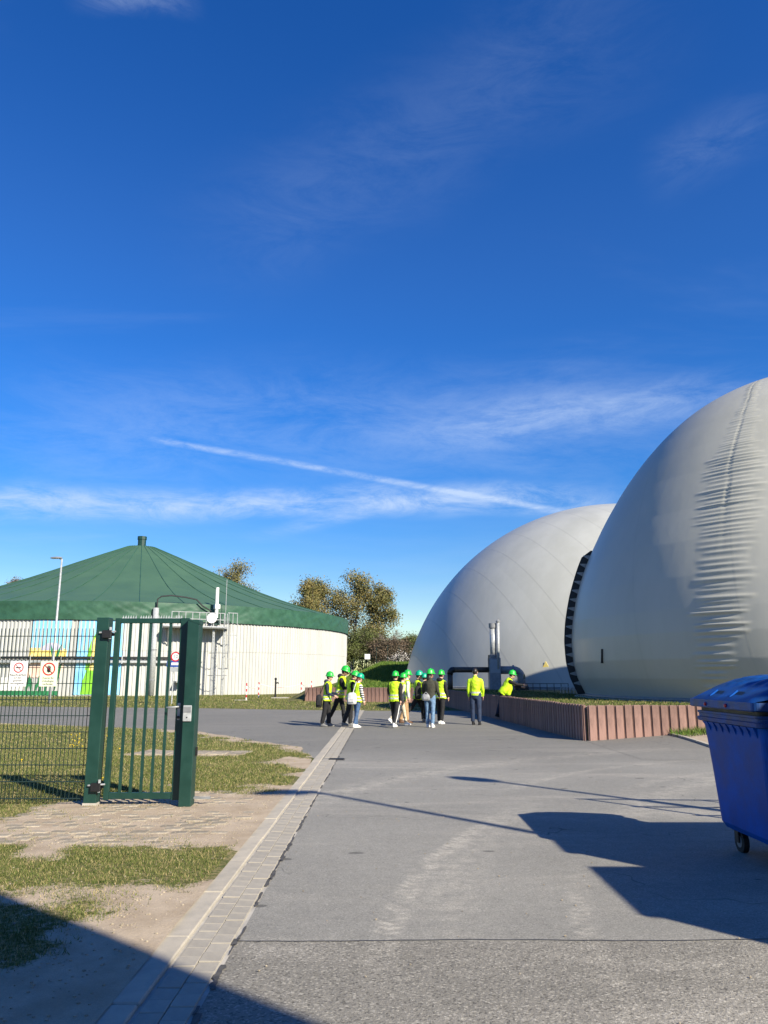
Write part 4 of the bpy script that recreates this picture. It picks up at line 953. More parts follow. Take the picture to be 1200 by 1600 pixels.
loft([(rrect(.055, 1.01, .035, 1.265, .05), 1.165), (rrect(.02, 1.05, .0, 1.30, .05), 1.175), (rrect(.015, 1.055, -.005, 1.305, .05), 1.21), (rrect(.03, 1.04, .01, 1.29, .05), 1.215), (rrect(.03, 1.04, .01, 1.29, .05), 1.245), (rrect(.02, 1.05, .0, 1.30, .05), 1.25), (rrect(.02, 1.05, .0, 1.30, .05), 1.268)]).build('rim', 'bin_lid', binr)
loft([(rrect(.05, 1.02, .03, 1.27, .05), 1.268), (rrect(.05, 1.02, .03, 1.27, .05), 1.315)]).build('lid_seal', 'black_metal', binr)
for k in range(8):
    y = .13+k*.135
    MB().add([(.06, y, 1.168), (.06, y+.11, 1.168), (.028, y, 1.168), (.028, y+.11, 1.168), (.076, y+.015, 1.06)], [(0, 2, 3, 1), (0, 4, 2), (1, 3, 4), (2, 4, 3)]).build('gusset', 'bin_blue', binr)
NX, NY = 40, 44
tx = np.linspace(0, 1, NX); ty = np.linspace(0, 1, NY); TX, TY = np.meshgrid(tx, ty)
prof_ = np.interp(TX, [0, .03, .10, .22, .38, .55, .75, .92, 1], [0, .03, .07, .135, .195, .22, .20, .12, 0.0])
ends = np.clip(np.minimum(TY, 1-TY)/.10, 0, 1); ends = .35+.65*(1-(1-ends)**2)
rib = np.zeros_like(TX)
for c in (.22, .36, .50, .64, .78): rib += .016*np.clip(1-(np.abs(TY-c)/.035)**4, 0, 1)*np.clip((TX-.2)/.05, 0, 1)*np.clip((.85-TX)/.05, 0, 1)
pock = np.zeros_like(TX)
LZ = 1.375+prof_*ends+rib
lid = obj('lid', grid_mesh('lid', -.02+TX*1.12, -.03+TY*1.36, LZ, 'bin_lid', smooth=True), binr)
loft([(rrect(-.022, 1.102, -.032, 1.332, .05), 1.305), (rrect(-.032, 1.112, -.042, 1.342, .05), 1.315), (rrect(-.028, 1.108, -.038, 1.338, .05), 1.378)], True, False).build('lid_skirt', 'bin_lid', binr)
for yc in (.44, .86):
    z0 = 1.375
    MB().add([(.035, yc-.075, z0+.034), (.035, yc+.075, z0+.034), (.105, yc+.075, z0+.085), (.105, yc-.075, z0+.085)], [(0, 1, 2, 3)]).build('grip_pocket', 'black_metal', lid)
    MB().bar((.03, yc+.082, z0+.034), (.105, yc+.082, z0+.09), .018, .02).build('grip_edge', 'bin_blue', lid)
for yc in (.58, 1.02):
    MB().ell((-.036, yc-.10, 1.338), (.014, .02, .018), 10, 6).build('reflector', 'red_reflector', lid, smooth=True)
tr = MB(); 
for z in (1.075, 1.215): tr.box((.12, -.075, z), (.55, -.03, z+.022))
for x in (.12, .53): tr.box((x, -.072, 1.075), (x+.022, -.005, 1.237))
tr.build('lifting_bracket', 'bin_blue', binr)
MB().tube([(.62, -.07, .95), (.62, .06, .95)], .045, 12, ref=(0, 0, 1)).build('trunnion', 'bin_blue', binr)
MB().tube([(.30, .06, .95), (.34, .12, .30)], .07, 10).build('side_rib', 'bin_blue', binr, smooth=True); MB().tube([(.72, .06, .95), (.70, .12, .30)], .07, 10).build('side_rib', 'bin_blue', binr, smooth=True)
for (x, y) in ((.24, 1.02), (.24, .28), (.80, 1.02), (.80, .28)):
    w = MB().tube([(x-.025, y, .10), (x+.025, y, .10)], .10, 20, ref=(0, 0, 1)).build('wheel', 'rubber', binr)
    MB().tube([(x-.028, y, .10), (x+.028, y, .10)], .055, 14, ref=(0, 0, 1)).build('hub', 'pipe_grey', w)
    fk = MB(); fk.box((x-.05, y-.05, .19), (x+.05, y+.07, .215)); fk.box((x-.044, y-.03, .09), (x-.034, y+.05, .2)); fk.box((x+.034, y-.03, .09), (x+.044, y+.05, .2)); fk.build('fork', 'black_metal', w)

# ------------------------------------------------------------------ trees and shrubs
def tree(name, label, base, H, W_, trunk_h, n_leaf, leaf, bark, seed, leafsize=.16, droop=.5, grp=None, stems=1, top=1.0):
    g = random.Random(seed); root = thing(name, label, 'tree' if 'tree' in name else 'shrub', base, 0, grp); tb = MB(); tips = []
    def grow(p, d, Ln, r, lev):
        n = 4; pts = [p]; rs = [r]; q = p.copy(); dd = d.copy()
        for i in range(n):
            sg_ = .12 if lev else .03; dd = (dd+Vector((g.gauss(0, sg_), g.gauss(0, sg_), g.gauss(.03 if lev < 2 else -droop*.16, .08)))).normalized(); q = q+dd*(Ln/n); pts.append(q.copy()); rs.append(r*(1-.62*(i+1)/n))
            if lev >= 1: tips.append((q.copy(), lev))
        tb.tube(pts, rs, 6 if lev == 0 else 4 if lev < 3 else 3, cap=False)
        if lev < 3:
            k = (9, 5, 4)[lev] if lev else 13
            for i in range(k):
                f = g.uniform(.25, 1.0) if lev else .22+.78*(i+.5)/k; idx = f*n; j = min(int(idx), n-1); pp = pts[j].lerp(pts[j+1], idx-j)
                a = g.uniform(0, 2*math.pi); el = g.uniform(.25, .9) if lev == 0 else g.uniform(-.2, .6)
                nd = Vector((math.cos(a)*math.cos(el), math.sin(a)*math.cos(el), math.sin(el)))
                if lev: nd = (nd*.8+dd*.6).normalized()
                ln = (W_*.5*(1.0-.55*max(0, f-.45)/.55)*g.uniform(.65, 1.0)) if lev == 0 else Ln*g.uniform(.4, .65)
                grow(pp, nd, ln, max(rs[j]*.5, .012), lev+1)
    for s in range(stems):
        a = 2*math.pi*s/stems; b0 = Vector((math.cos(a)*W_*.16*(stems > 1), math.sin(a)*W_*.16*(stems > 1), -.2)); d0 = Vector((math.cos(a)*.05*(stems > 1), math.sin(a)*.05*(stems > 1), 1)).normalized()
        grow(b0, d0, H*.93*(g.uniform(.85, 1) if s else 1), H*.016, 0)
    tb.build('trunk', bark, root, smooth=True)
    gg_ = np.random.default_rng(seed); P = np.array([tuple(t[0]) for t in tips]); lv = np.array([t[1] for t in tips], float); w = np.where(lv >= 2, 1.0, .6); w *= np.clip((P[:, 2]-trunk_h)/1.0, .02, 1); w /= w.sum()
    idx = gg_.choice(len(P), n_leaf, p=w); c = P[idx]+gg_.normal(0, 1, (n_leaf, 3))*np.array([.42, .42, .40])*(W_/7)**.5; c[:, 2] -= gg_.exponential(droop*.5, n_leaf)
    c[:, 2] = np.maximum(c[:, 2], .15)
    u = gg_.normal(0, 1, (n_leaf, 3)); u /= np.linalg.norm(u, axis=1)[:, None]; v = np.cross(u, gg_.normal(0, 1, (n_leaf, 3))); v /= np.linalg.norm(v, axis=1)[:, None]
    s = leafsize*gg_.uniform(.5, 1.15, n_leaf)[:, None]
    q = np.stack([c-u*s*.5, c+v*s*.32, c+u*s*.5, c-v*s*.32], 1)
    obj('crown', tri_cloud('crown', q, leaf), root); return root
def spot(u, y, z=0): p = at(u, 1060, y); return (p.x, y, z)
def top(v, y, u=520): return at(u, v, y).z
tree('birch_tree', 'big leafing birch tree with a broad rounded crown behind the tank rim', spot(530, 112, 1.5), top(896, 112)-1.5, 10.5, 4.5, 27000, 'leaf_birch', 'bark_birch', 3, .27, .8, stems=2)
tree('birch_tree', 'thin sparse birch tree at the tank edge with sky showing through', spot(497, 108, 1.0), top(902, 108)-1.0, 7.2, 4, 14000, 'leaf_birch', 'bark_dark', 5, .25, 1.0)
tree('birch_tree', 'narrow pointed birch tree beside the broad birch', spot(590, 110, 2), top(908, 110)-2, 6.0, 3.5, 15000, 'leaf_birch', 'bark_birch', 8, .26, 1.0)
tree('leafing_tree', 'budding pale tree showing above the sloping green roof', spot(374, 128, 0), top(880, 128), 12.5, 5, 13000, 'leaf_far', 'bark_dark', 12, .28, .3)
tree('leafing_tree', 'brown budding tree at the far side of the green roof beside the lamp', spot(4, 140, 0), top(898, 140), 9.0, 5, 9000, 'leaf_brown', 'bark_dark', 15, .28, .3)
tree('bare_tree', 'small twiggy young tree between birch and shrubs', spot(606, 96, 2.6), top(985, 96)-2.6, 3.6, 1.5, 900, 'leaf_brown', 'bark_birch', 16, .14, .1, stems=2)
SH = [(556, 99, 985, 5.0, 'leaf_green', 'dense olive green shrub at the tank edge below the birch'), (578, 97, 992, 4.6, 'leaf_green', 'olive green shrub right behind the white notice'), (600, 95, 1003, 4.6, 'leaf_brown', 'brown twiggy shrub on the bank behind the wire fence'),
      (620, 98, 1001, 4.2, 'leaf_brown', 'low brown shrub next to the white blossom'), (637, 100, 998, 5.0, 'leaf_green', 'green shrub touching the far dome edge'), (545, 95, 1010, 3.6, 'leaf_green', 'dark low shrub squeezed against the tank'), (655, 104, 996, 5, 'leaf_green', 'green shrub mostly hidden by the far dome')]
for i, (u, y, v, w, lf_, lab) in enumerate(SH):
    tree('shrub', lab, spot(u, y, 2.5), top(v, y)-2.5, w, .2, 8000, lf_, 'bark_dark', 30+i, .19, .2, 'shrubs on the bank', stems=3)
tree('blossom_shrub', 'small shrub with white blossom beside the far dome', spot(625, 90, 2.7), top(1022, 90)-2.7, 2.2, .1, 500, 'blossom', 'bark_dark', 50, .16, .1, stems=2)
# distant tree line that closes the horizon
g = np.random.default_rng(99); n = 30000; ux = g.uniform(-260, 330, n); hh = 7+5*fbm(ux, ux*0, .05, 5)+3*fbm(ux, ux*0, .3, 8)
c = np.stack([ux, 300+g.uniform(-6, 6, n), g.uniform(0, 1, n)**.7*hh], -1); u = g.normal(0, 1, (n, 3)); u /= np.linalg.norm(u, axis=1)[:, None]; v = np.cross(u, g.normal(0, 1, (n, 3))); v /= np.linalg.norm(v, axis=1)[:, None]; s = g.uniform(.7, 1.5, n)[:, None]
tag(obj('distant_wood', tri_cloud('distant_wood', np.stack([c-u*s*.5, c+v*s*.4, c+u*s*.5, c-v*s*.4], 1), 'leaf_green')), 'far off line of woodland on the horizon', 'wood', kind='stuff')
# wire fence on the bank with notice
bf = thing('wire_fence', 'dark wire fence on top of the grass bank before the shrubs', 'fence', (0, 86, 0))
xs = np.arange(-4.6, 5.5, 1.25)
for x in xs: z = float(hillz(np.array([x]), np.array([86.]))[0]); MB().tube([(x, 0, z-.2), (x, 0, z+2.0)], .035, 5).build('post', 'dark_wire', bf)
for k in range(9):
    pts = [(x, 0, float(hillz(np.array([x]), np.array([86.]))[0])+.12+k*.22) for x in xs]; MB().tube(pts, .010, 4, ref=(0, 0, 1)).build('wire', 'dark_wire', bf)
p = at(574, 1026, 85.7); nb = thing('notice_board', 'small blank white notice on the wire fence', 'sign', (p.x, 85.85, p.z)); MB().box((-.30, -.03, -.28), (.30, 0, .28)).build('plate', 'white_paint', nb, bevel=.01); MB().box((-.04, 0, -.5), (.04, .03, .3)).build('bracket', 'dark_wire', nb)

# ------------------------------------------------------------------ people
def seg_d(P, a, b):
    ab = b-a; t = np.clip(((P-a)@ab)/(ab@ab+1e-9), 0, 1); return np.linalg.norm(P-(a+t[:, None]*ab), axis=1)
def person(label, u, v, face, height=1.75, legs=((8, 6), (-8, 10)), arms=((10, 20, 8), (-10, 20, 8)), lean=4, head=0, turn=0,
           top='cloth_black', sleeve=None, trousers='cloth_black', shoes='shoe_grey', helmet='helmet_green', vest='hivis_vest', hair='hair_dark', long_hair=False, hood=False, skin='skin', loose=1.0, bulk=1.0, loc=None, lift=None, stripe=None):
    k = height/1.75
    pel = Vector((0, 0, .93)); jl = {}
    for s_, (sw, kb) in zip((-1, 1), legs):
        h = pel+Vector((s_*.095, 0, -.02)); a = R_(sw); kn = h+Vector((s_*.01, math.sin(a)*.43, -math.cos(a)*.43)); b = R_(sw-kb); an = kn+Vector((0, math.sin(b)*.41, -math.cos(b)*.41)); jl[s_] = (h, kn, an, b)
    drop = min(jl[s_][2].z for s_ in (-1, 1))-.085 if lift is None else -lift
    off = Vector((0, 0, -drop))
    Rl = Matrix.Rotation(R_(-lean), 3, 'X')
    def T(p): return pel+Rl @ (Vector(p)-pel)
    sh = {s_: T((s_*.180*bulk, 0, 1.375)) for s_ in (-1, 1)}; ja = {}
    for s_, (sw, eb, ab) in zip((-1, 1), arms):
        a = R_(sw); o = R_(ab); d = Vector((s_*math.sin(o), math.sin(a)*math.cos(o), -math.cos(a)*math.cos(o))); el = sh[s_]+d*.285
        a2 = R_(sw+eb); o2 = R_(ab*.1); d2 = Vector((s_*math.sin(o2)-s_*.12*math.sin(R_(eb)), math.sin(a2), -math.cos(a2))).normalized(); wr = el+d2*.245; ja[s_] = (sh[s_], el, wr, d2)
    Rh = Matrix.Rotation(R_(-lean*.35-head), 3, 'X') @ Matrix.Rotation(R_(turn), 3, 'Z'); hc = T((0, .02, 1.505))+Rh @ Vector((0, .02, .125))
    mb = MB(); regs = []
    def reg(a, b, r, i): regs.append((np.array(a+off), np.array(b+off), r, i))
    # torso
    tz = [(.80, .135, .10), (.88, .155*bulk, .115*bulk), (.97, .155*bulk, .115*bulk), (1.08, .145*bulk, .11*bulk), (1.22, .165*bulk, .12*bulk), (1.34, .175*bulk, .115*bulk), (1.41, .145*bulk, .10), (1.45, .10, .082), (1.475, .07, .068), (1.53, .055, .06)]
    pts = [T((0, 0, z))+off for z, _, _ in tz]; mb.tube(pts, [a for _, a, _ in tz], 16, ref=(1, 0, 0), ry=[b for _, _, b in tz])
    reg(T((0, 0, .96)), T((0, 0, 1.40)), .13*bulk, 0); reg(T((-.09, 0, 1.36)), T((.09, 0, 1.36)), .10, 0)
    reg(pel+Vector((0, 0, -.06)), pel+Vector((0, 0, -.01)), .13, 2)
    reg(T((0, .01, 1.49)), hc, .06, 3)
    # head with jaw, nose, ears
    Mh = Rh
    mb.ell(hc+off, (.076, .096, .118), 16, 12, M=Mh); mb.ell(hc+off+Mh @ Vector((0, .035, -.06)), (.056, .062, .058), 12, 8, M=Mh)
    reg(hc+Mh @ Vector((0, 0, -.05)), hc+Mh @ Vector((0, 0, .05)), .08, 3)
    for s_ in (-1, 1):
        h, kn, an, b = jl[s_]; m1 = h.lerp(kn, .5); m2 = kn.lerp(an, .4); lo = loose
        P = [h+Vector((0, 0, .06)), h.lerp(kn, .12), m1, kn, m2, an+Vector((0, 0, .02))]
        mb.tube([p+off for p in P], [.085, .094, .082*lo, .066*lo, .066*lo, .058*lo], 12); reg(h, kn, .085, 2); reg(kn, an, .06, 2)
        s0, el, wr, d2 = ja[s_]
        P = [s0-Vector((s_*.07, 0, -.012)), s0-Vector((s_*.012, 0, .004)), s0.lerp(el, .16), s0.lerp(el, .55), el, el.lerp(wr, .4), wr]
        mb.tube([p+off for p in P], [.06*bulk, .066*bulk, .064*bulk, .057*bulk, .05*bulk, .048*bulk, .038*bulk], 10); reg(s0+Vector((s_*.035, 0, -.02)), el, .06*bulk, 1); reg(el, wr, .046*bulk, 1)
    me = mb.mesh('tmp', 'skin'); tmp = obj('tmp', me); md = tmp.modifiers.new('r', 'REMESH'); md.mode = 'VOXEL'; md.voxel_size = .019
    sm = tmp.modifiers.new('s', 'SMOOTH'); sm.iterations = 3; sm.factor = .5
    dg = bpy.context.evaluated_depsgraph_get(); ev = tmp.evaluated_get(dg); m2 = bpy.data.meshes.new_from_object(ev); bpy.data.objects.remove(tmp)
    V = np.empty(len(m2.vertices)*3); m2.vertices.foreach_get('co', V); V = V.reshape(-1, 3); F = [tuple(p.vertices) for p in m2.polygons]
    Nn = np.array([tuple(v_.normal) for v_ in m2.vertices]); FC = np.array([V[list(f)].mean(0) for f in F]); bpy.data.meshes.remove(m2)
    best = np.full(len(FC), 9.0); ri = np.zeros(len(FC), int)
    for a, b, r, i in regs:
        d = seg_d(FC, a, b)-r; kk = d < best; best[kk] = d[kk]; ri[kk] = i
    # cloth folds
    fold = (fbm(V[:, 0]*3+V[:, 1]*2, V[:, 2]*2.2, 6.0, 91)-.5)*.016; V2 = V+Nn*fold[:, None]
    body = MB(); body.add([tuple(p) for p in V2], F); body.m = [int(i) for i in ri]
    # hands: palm and five separate fingers
    for s_ in (-1, 1):
        s0, el, wr, d2 = ja[s_]; d2 = d2.normalized(); pn = Vector((s_, 0, 0)); pn = (pn-d2*pn.dot(d2)).normalized(); wd = d2.cross(pn).normalized()
        if wd.y < 0 and abs(d2.z) > .5: wd = -wd
        w0 = wr+off-d2*.015
        body.tube([w0, w0+d2*.05, w0+d2*.105], [.024, .038, .036], 10, 3, ref=tuple(wd), ry=[.018, .018, .013])
        for q, ln in ((-.027, .062), (-.009, .075), (.009, .07), (.026, .052)):
            f0 = w0+d2*.095+wd*q; f1 = f0+d2*ln*.5-pn*.004; f2 = f1+(d2*.75-pn*.65).normalized()*ln*.5; body.tube([f0, f1, f2], [.0085, .008, .0065], 6, 3)
        t0 = w0+d2*.03+wd*.03; t1 = t0+(d2*.6+wd*.75).normalized()*.04; t2 = t1+(d2*.95+wd*.2-pn*.2).normalized()*.03; body.tube([t0, t1, t2], [.012, .0105, .008], 6, 3)
    # nose and ears joined into the body mesh
    body.ell(hc+off+Mh @ Vector((0, .098, -.018)), (.013, .02, .02), 8, 6, 3, Mh)
    for s_ in (-1, 1): body.ell(hc+off+Mh @ Vector((s_*.078, -.005, -.015)), (.010, .02, .03), 8, 6, 3, Mh)
    p = gnd(u, v) if loc is None else Vector(loc)
    root = thing('person', label, 'person', (p.x, p.y, p.z), face, 'visitors in green helmets' if helmet else None); root.scale = (k, k, k)
    body.build('body', [top, sleeve or top, trousers, skin], root, smooth=True)
    for s_ in (-1, 1):
        MB().ell(hc+off+Mh @ Vector((s_*.03, .091, .012)), (.011, .006, .006), 8, 5, M=Mh).build('eye', 'hair_dark', root)
    MB().ell(hc+off+Mh @ Vector((0, .095, -.062)), (.022, .006, .005), 8, 5, M=Mh).build('mouth', 'sign_red', root)
    # hair
    hb = MB(); hb.ell(hc+off+Mh @ Vector((0, -.016, .018)), (.084, .098, .112), 14, 9, M=Mh)
    if long_hair: hb.tube([hc+off+Mh @ Vector((0, -.06, .0)), hc+off+Mh @ Vector((0, -.095, -.12)), hc+off+Mh @ Vector((0, -.10, -.27))], [.08, .075, .03], 10, ry=[.05, .045, .02])
    hb.build('hair', hair, root, smooth=True)
    if hood:
        c = T((0, -.07, 1.47))+off; MB().ell(c, (.125, .085, .075), 14, 8).build('hood', top, root, smooth=True)
    if helmet:
        hb = MB(); vs = []; n = 20; prof2 = [(1.16, -.015), (1.13, .0), (1.05, .01), (1.0, .04), (.93, .085), (.72, .125), (.40, .147), (.05, .152)]
        for r, z in prof2:
            for j in range(n):
                a = 2*math.pi*j/n; fx = .107*r*math.cos(a); fy = .132*r*math.sin(a)
                if z < .005: fy += .035*max(0, math.sin(a))**2
                vs.append(hc+off+Mh @ Vector((fx, fy, z+.035)))
        hb.add(vs, [(i*n+j, i*n+(j+1) % n, (i+1)*n+(j+1) % n, (i+1)*n+j) for i in range(len(prof2)-1) for j in range(n)]+[tuple((len(prof2)-1)*n+j for j in range(n)), tuple(range(n))[::-1]])
        hb.build('helmet', helmet, root, smooth=True)
        MB().tube([hc+off+Mh @ Vector((0, y_, z_)) for y_, z_ in ((-.125, .075), (-.085, .150), (0, .190), (.085, .150), (.125, .075))], .012, 6, ref=(1, 0, 0)).build('helmet_ridge', helmet, root)
    if vest:
        # faces of the torso and hips, lifted off the body
        inv = np.array(Rl.transposed()); loc_ = (FC-np.array(off)-np.array(pel))@inv.T; zz2 = loc_[:, 2]+.93
        keep = ((ri == 0) | (ri == 2)) & (zz2 > .84) & (zz2 < 1.465) & (np.abs(loc_[:, 0]) < .19*bulk)
        fk_ = [f for f, q in zip(F, keep) if q]; used = sorted({i for f in fk_ for i in f}); mp = {i: n_ for n_, i in enumerate(used)}
        lc = (V[used]-np.array(off)-np.array(pel))@inv.T; fl_ = np.clip((1.1-(lc[:, 2]+.93))/.3, 0, 1)
        VV = V2[used]+Nn[used]*(.020+.022*fl_[:, None]); vm = MB().add([tuple(p_) for p_ in VV], [tuple(mp[i] for i in f) for f in fk_])
        o = vm.build('vest', vest, root, smooth=True); so = o.modifiers.new('t', 'SOLIDIFY'); so.thickness = .012; so.offset = -1
        if lean > 25: so.thickness = .012
    for s_ in (-1, 1):
        h, kn, an, b = jl[s_]; pit = R_(legs[0 if s_ < 0 else 1][0]-legs[0 if s_ < 0 else 1][1]); an2 = an+off
        Mf = Matrix.Rotation(max(-.75, min(.35, pit*.9 if an2.z > .12 else 0)), 3, 'X'); vs = []; n = 12
        for z, w, y0, y1 in ((-.082, .040, -.055, .19), (-.070, .046, -.065, .205), (-.045, .045, -.065, .20), (-.015, .042, -.062, .13), (.03, .042, -.055, .055), (.055, .042, -.05, .045)):
            for j in range(n): a = 2*math.pi*j/n; vs.append(an2+Mf @ Vector((w*math.cos(a)*(1.12 if math.sin(a) > 0 and z < -.03 else 1), (y0+y1)/2+(y1-y0)/2*math.sin(a), z)))
        MB().add(vs, [(i*n+j, i*n+(j+1) % n, (i+1)*n+(j+1) % n, (i+1)*n+j) for i in range(5) for j in range(n)]+[tuple(range(n))[::-1], tuple(5*n+j for j in range(n))]).build('shoe', shoes, root, smooth=True)
        if stripe:
            x_ = s_*.083
            MB().tube([h+off+Vector((s_*.09, 0, -.05)), h.lerp(kn, .5)+off+Vector((s_*.082*loose, 0, 0)), kn+off+Vector((s_*.066*loose, 0, 0)), kn.lerp(an, .5)+off+Vector((s_*.064*loose, 0, 0)), an+off+Vector((s_*.058*loose, 0, .02))], .012, 6, ry=[.028]*5, ref=(1, 0, 0)).build('trouser_stripe', stripe, root, smooth=True)
    return root
EAST = R_(-90)
pA = person('person in dark trousers and yellow vest with a black bag at the hip', 510, 1135.5, R_(-100), 1.66, ((6, 4), (-6, 6)), ((12, 70, 6), (8, 60, 6)), 5, top='cloth_navy', hood=True, loose=1.22)
pB = person('tall person in a black jacket and yellow vest hunched over a phone', 530, 1133.5, R_(-95), 1.88, ((14, 8), (-20, 8)), ((20, 85, 6), (18, 80, 6)), 9, 14, top='cloth_black', hood=True, skin='dark_skin')
pC = person('person in a bulky black jacket beside the striped sleeves', 547, 1135.5, R_(-80), 1.70, ((4, 6), (-12, 8)), ((10, 80, 6), (6, 70, 8)), 7, 16, top='cloth_black', bulk=1.12, loose=1.15, hair='hair_red')
pD = person('person in blue jeans with striped sleeves and a vest', 558, 1137.5, R_(-55), 1.62, ((4, 4), (-10, 4)), ((4, 15, 8), (6, 12, 10)), 2, 20, top='cloth_white', sleeve='striped_sleeve', trousers='jeans_blue', shoes='shoe_white', helmet='helmet_teal', hair='hair_red', long_hair=True)
pE = person('person with white striped black trousers and a full yellow vest, back turned', 617, 1137, R_(-25), 1.70, ((18, 6), (-16, 12)), ((10, 25, 8), (-14, 15, 8)), 2, top='cloth_black', shoes='shoe_white', stripe='cloth_white', bulk=1.08, loose=1.1)
pF = person('person in cream trousers half hidden behind the striped trousers', 628, 1133.5, R_(-70), 1.64, ((16, 6), (-22, 26)), ((10, 25, 8), (-14, 15, 8)), 3, top='cloth_cream', trousers='cloth_cream', shoes='shoe_white')
pG = person('person in a white coat and tan trousers', 634, 1130.5, R_(-75), 1.72, ((8, 4), (-10, 10)), ((-4, 16, 6), (-4, 14, 6)), 4, top='cloth_white', trousers='cloth_tan', shoes='shoe_brown', loose=1.15, bulk=1.05)
pH = person('person striding in black with a teal helmet and white shoes', 652, 1128.5, R_(-85), 1.78, ((28, 6), (-30, 22)), ((-16, 25, 6), (20, 30, 6)), 4, top='cloth_black', helmet='helmet_teal', shoes='shoe_white')
pI = person('short person with white sleeves and black trousers behind the olive jacket', 663, 1129, R_(-30), 1.62, ((10, 6), (-12, 8)), ((6, 25, 8), (-6, 15, 8)), 3, top='cloth_white', trousers='cloth_black', shoes='shoe_grey', helmet='helmet_teal')
pJ = person('person in an olive jacket and light blue jeans without a vest', 672.5, 1137, R_(-22), 1.74, ((4, 3), (-5, 4)), ((8, 45, 10), (10, 40, 8)), 2, turn=-35, top='cloth_olive', trousers='jeans_light', shoes='shoe_white', vest=None, skin='dark_skin', bulk=1.12, long_hair=True)
pK = person('person in a black hoodie, yellow vest and white shoes at the end of the group', 689, 1131.5, R_(-40), 1.72, ((5, 3), (-6, 5)), ((6, 30, 8), (4, 22, 8)), 2, top='cloth_black', hood=True, shoes='shoe_white', loose=1.1)
pL = person('bare headed man in a yellow high visibility jacket and navy jeans', 744, 1133, R_(-15), 1.82, ((5, 2), (2, 3)), ((-2, 18, 7), (2, 22, 9)), 0, turn=-20, top='hivis_jacket', sleeve='hivis_plain', trousers='jeans_navy', shoes='cloth_black', helmet=None, vest=None, bulk=1.06, loose=1.12)
pM = person('person climbing onto the palisade wall, one foot up, reaching forward', 0, 0, R_(-92), 1.76, ((-14, 2), (130, 150)), ((52, 30, 6), (66, 20, 6)), 34, -4, top='cloth_black', trousers='cloth_navy', vest='hivis_plain', shoes='cloth_black', loc=(4.40, 29.3, 0), lift=.09)
# pull the feet of the jacket man apart
# bags and phone
def bag(name, label, p, sz, m, rz=0, strap=None):
    t = thing(name, label, 'bag', tuple(p), rz)
    vs = []; n = 16
    mb = MB(); rows = [(-.5, .72, .72), (-.42, .95, .95), (-.1, 1, 1), (.2, .96, .92), (.4, .78, .75), (.5, .45, .4)]
    for z, a, b in rows:
        for j in range(n):
            q = 2*math.pi*j/n; cx = abs(math.cos(q))**.6*math.copysign(1, math.cos(q)); cy = abs(math.sin(q))**.6*math.copysign(1, math.sin(q)); vs.append((cx*a*sz[0]/2, cy*b*sz[1]/2, z*sz[2]))
    mb.add(vs, [(i*n+j, i*n+(j+1) % n, (i+1)*n+(j+1) % n, (i+1)*n+j) for i in range(len(rows)-1) for j in range(n)]+[tuple(range(n))[::-1], tuple((len(rows)-1)*n+j for j in range(n))])
    mb.build('sack', m, t, smooth=True)
    MB().box((-sz[0]*.33, -sz[1]*.58, -sz[2]*.32), (sz[0]*.33, -sz[1]*.40, sz[2]*.05)).build('front_pocket', m, t, bevel=.015)
    if strap: MB().tube([Vector(q) for q in strap], .014, 6, ref=(0, 1, 0)).build('strap', m, t)
    return t
A0 = Vector(pA.location)
bag('shoulder_bag', 'black bag hanging behind the hip of the person nearest the tank', A0+Vector((-.25, -.04, .80)), (.20, .30, .40), 'cloth_black', 0, [(.02, 0, .18), (.12, -.06, .42), (.20, -.05, .60)])
D0 = Vector(pD.location)
bag('backpack', 'white backpack slung on the person with the striped sleeves', D0+Vector((-.16, -.16, .90)), (.30, .20, .36), 'cloth_white', R_(-20), [(.02, .02, .16), (.08, .02, .36), (.12, .05, .52)])
J0 = Vector(pJ.location)
bag('handbag', 'small grey patterned bag held in front of the light blue jeans', J0+Vector((-.14, -.17, .93)), (.26, .12, .20), 'pipe_grey', 0, [(-.08, 0, .08), (0, 0, .16), (.08, 0, .08)])
I0 = Vector(pI.location)
bag('backpack', 'black backpack carried at the back by the white sleeved short person', I0+Vector((-.22, -.06, 1.02)), (.22, .20, .46), 'cloth_black', 0, [(.03, 0, .2), (.1, 0, .3)])
bpy.context.view_layer.update()
ph = thing('phone', 'dark phone held out by the person climbing the wall', 'phone', (5.21, 29.22, 1.56), R_(20)); MB().box((-.04, -.006, -.08), (.04, .006, .08)).build('case', 'black_metal', ph, bevel=.004); MB().box((-.035, -.008, -.072), (.035, -.006, .072)).build('screen', 'sign_grey', ph)

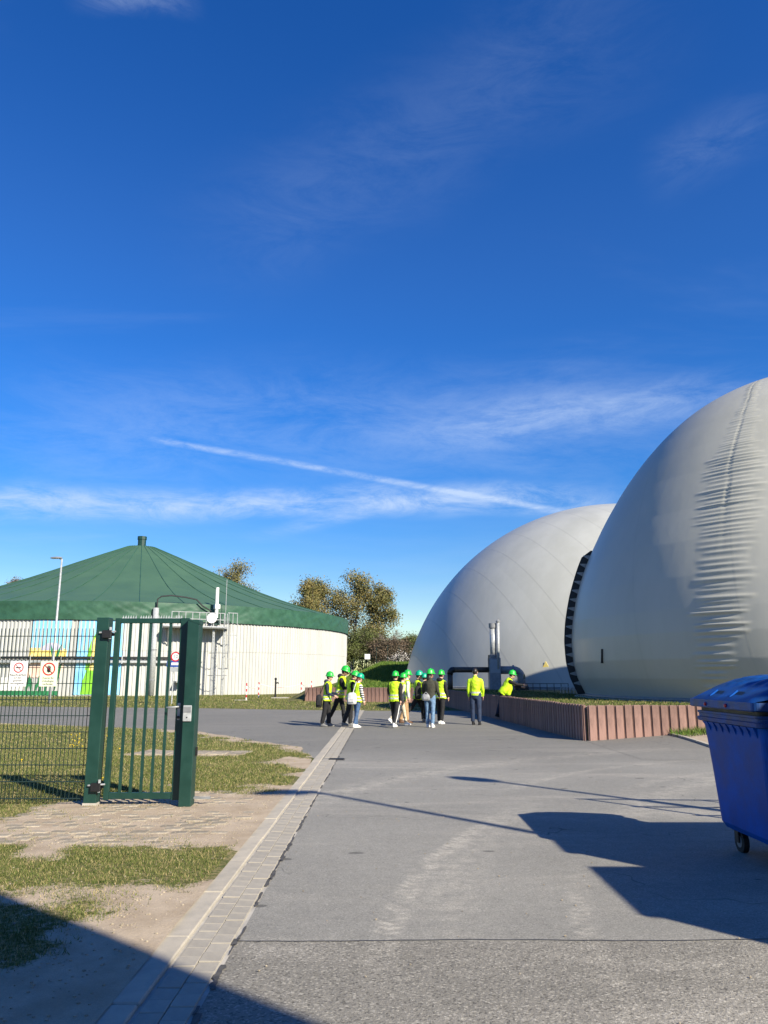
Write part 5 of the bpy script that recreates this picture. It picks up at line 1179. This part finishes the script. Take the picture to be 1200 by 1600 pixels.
# ------------------------------------------------------------------ neighbours outside the frame that throw their shadows into it
S1 = Vector((-math.sin(SUN_AZ), -math.cos(SUN_AZ), 0))/math.tan(SUN_EL)
def back(u, v, h): p = gnd(u, v)-S1*h; return p
hC = 3.0  # unseen boxes, added and sized to cast the block-shaped shadows on the road
for i, (a, b, lab) in enumerate((((837, 1286), (881, 1331), 'unseen tall grey box added to cast the farther road shadow, the one with a lamp post behind'), ((923, 1356), (994, 1428), 'unseen tall grey box added to cast the nearer road shadow, nearest the entrance building'))):
    p, q = back(*a, hC), back(*b, hC); t = thing('unseen_shadow_box', lab, 'cabinet', (p.x, q.y, 0), 0, 'unseen grey shadow boxes')
    w, d = 2.6, p.y-q.y
    MB().box((0, 0, .1), (w, d, hC-.06)).build('housing', 'cabinet_grey', t, bevel=.01); MB().box((-.03, -.03, hC-.06), (w+.03, d+.03, hC)).build('roof_plate', 'pipe_grey', t); MB().box((.05, .05, 0), (w-.05, d-.05, .1)).build('plinth', 'concrete', t)
    for k in range(2): MB().box((-.012, .06+k*d*.48, .2), (0, d*.46+k*d*.48, hC-.2)).build('door', 'cabinet_grey', t); MB().box((-.04, d*.40+k*d*.14, 1.2), (-.012, d*.42+k*d*.14, 1.4)).build('door_handle', 'black_metal', t)
for (u, v), lab in (((500, 1239.5), 'street lamp standing beside the unseen grey shadow boxes'), ((786, 1223), 'street lamp standing beyond the steel frame railing')):
    h = 8.2 if u < 600 else 7.2; p = back(u, v, h); lamp((p.x, p.y, 0), h, R_(-70) if u < 600 else R_(-130), lab, None, 1.25)
pr = back(912, 1249, 3.0); fr_ = thing('steel_railing', 'open steel frame railing behind the blue bin', 'railing', (pr.x, pr.y, 0))
for k in range(5): MB().tube([(k*.75, -k*.05, 0), (k*.75, -k*.05, 3.0)], .03, 6).build('post', 'galvanised', fr_)
for z in (2.0, 2.5, 3.0): MB().tube([(-.1, 0, z), (3.2, -.2, z)], .025, 6, ref=(0, 0, 1)).build('rail', 'galvanised', fr_)
MB().box((1.2, -.12, 2.1), (2.0, -.06, 2.6)).build('board', 'cabinet_grey', fr_)
hB = 6.0; e0, e1 = gnd(0, 1400)-S1*hB, gnd(500, 1600)-S1*hB; ed = (e1-e0).normalized(); e0 = e0-ed*1.0
bl = thing('entrance_building', 'plain rendered building behind the viewpoint whose roof edge shades the verge', 'building', (e0.x, e0.y, 0), math.atan2(ed.y, ed.x))
MB().box((0, -10, 0), (12, -.06, hB-.2)).build('wall', 'render_wall', bl); MB().box((-.06, -10.1, hB-.2), (12.06, 0, hB)).build('roof', 'cabinet_grey', bl)
for x in (1.2, 4.0, 9.2):
    for z in (.9, 3.6): w_ = MB().box((x, -.06, z), (x+1.4, -.02, z+1.4)).build('window', 'white_paint', bl); MB().box((x+.08, -.02, z+.08), (x+1.32, -.01, z+1.32)).build('pane', 'sign_grey', w_)
dd_ = MB().box((6.6, -.06, .0), (7.7, -.01, 2.1)).build('door', 'cabinet_grey', bl); MB().box((7.5, -.01, 1.0), (7.58, .03, 1.12)).build('handle', 'galvanised', dd_)
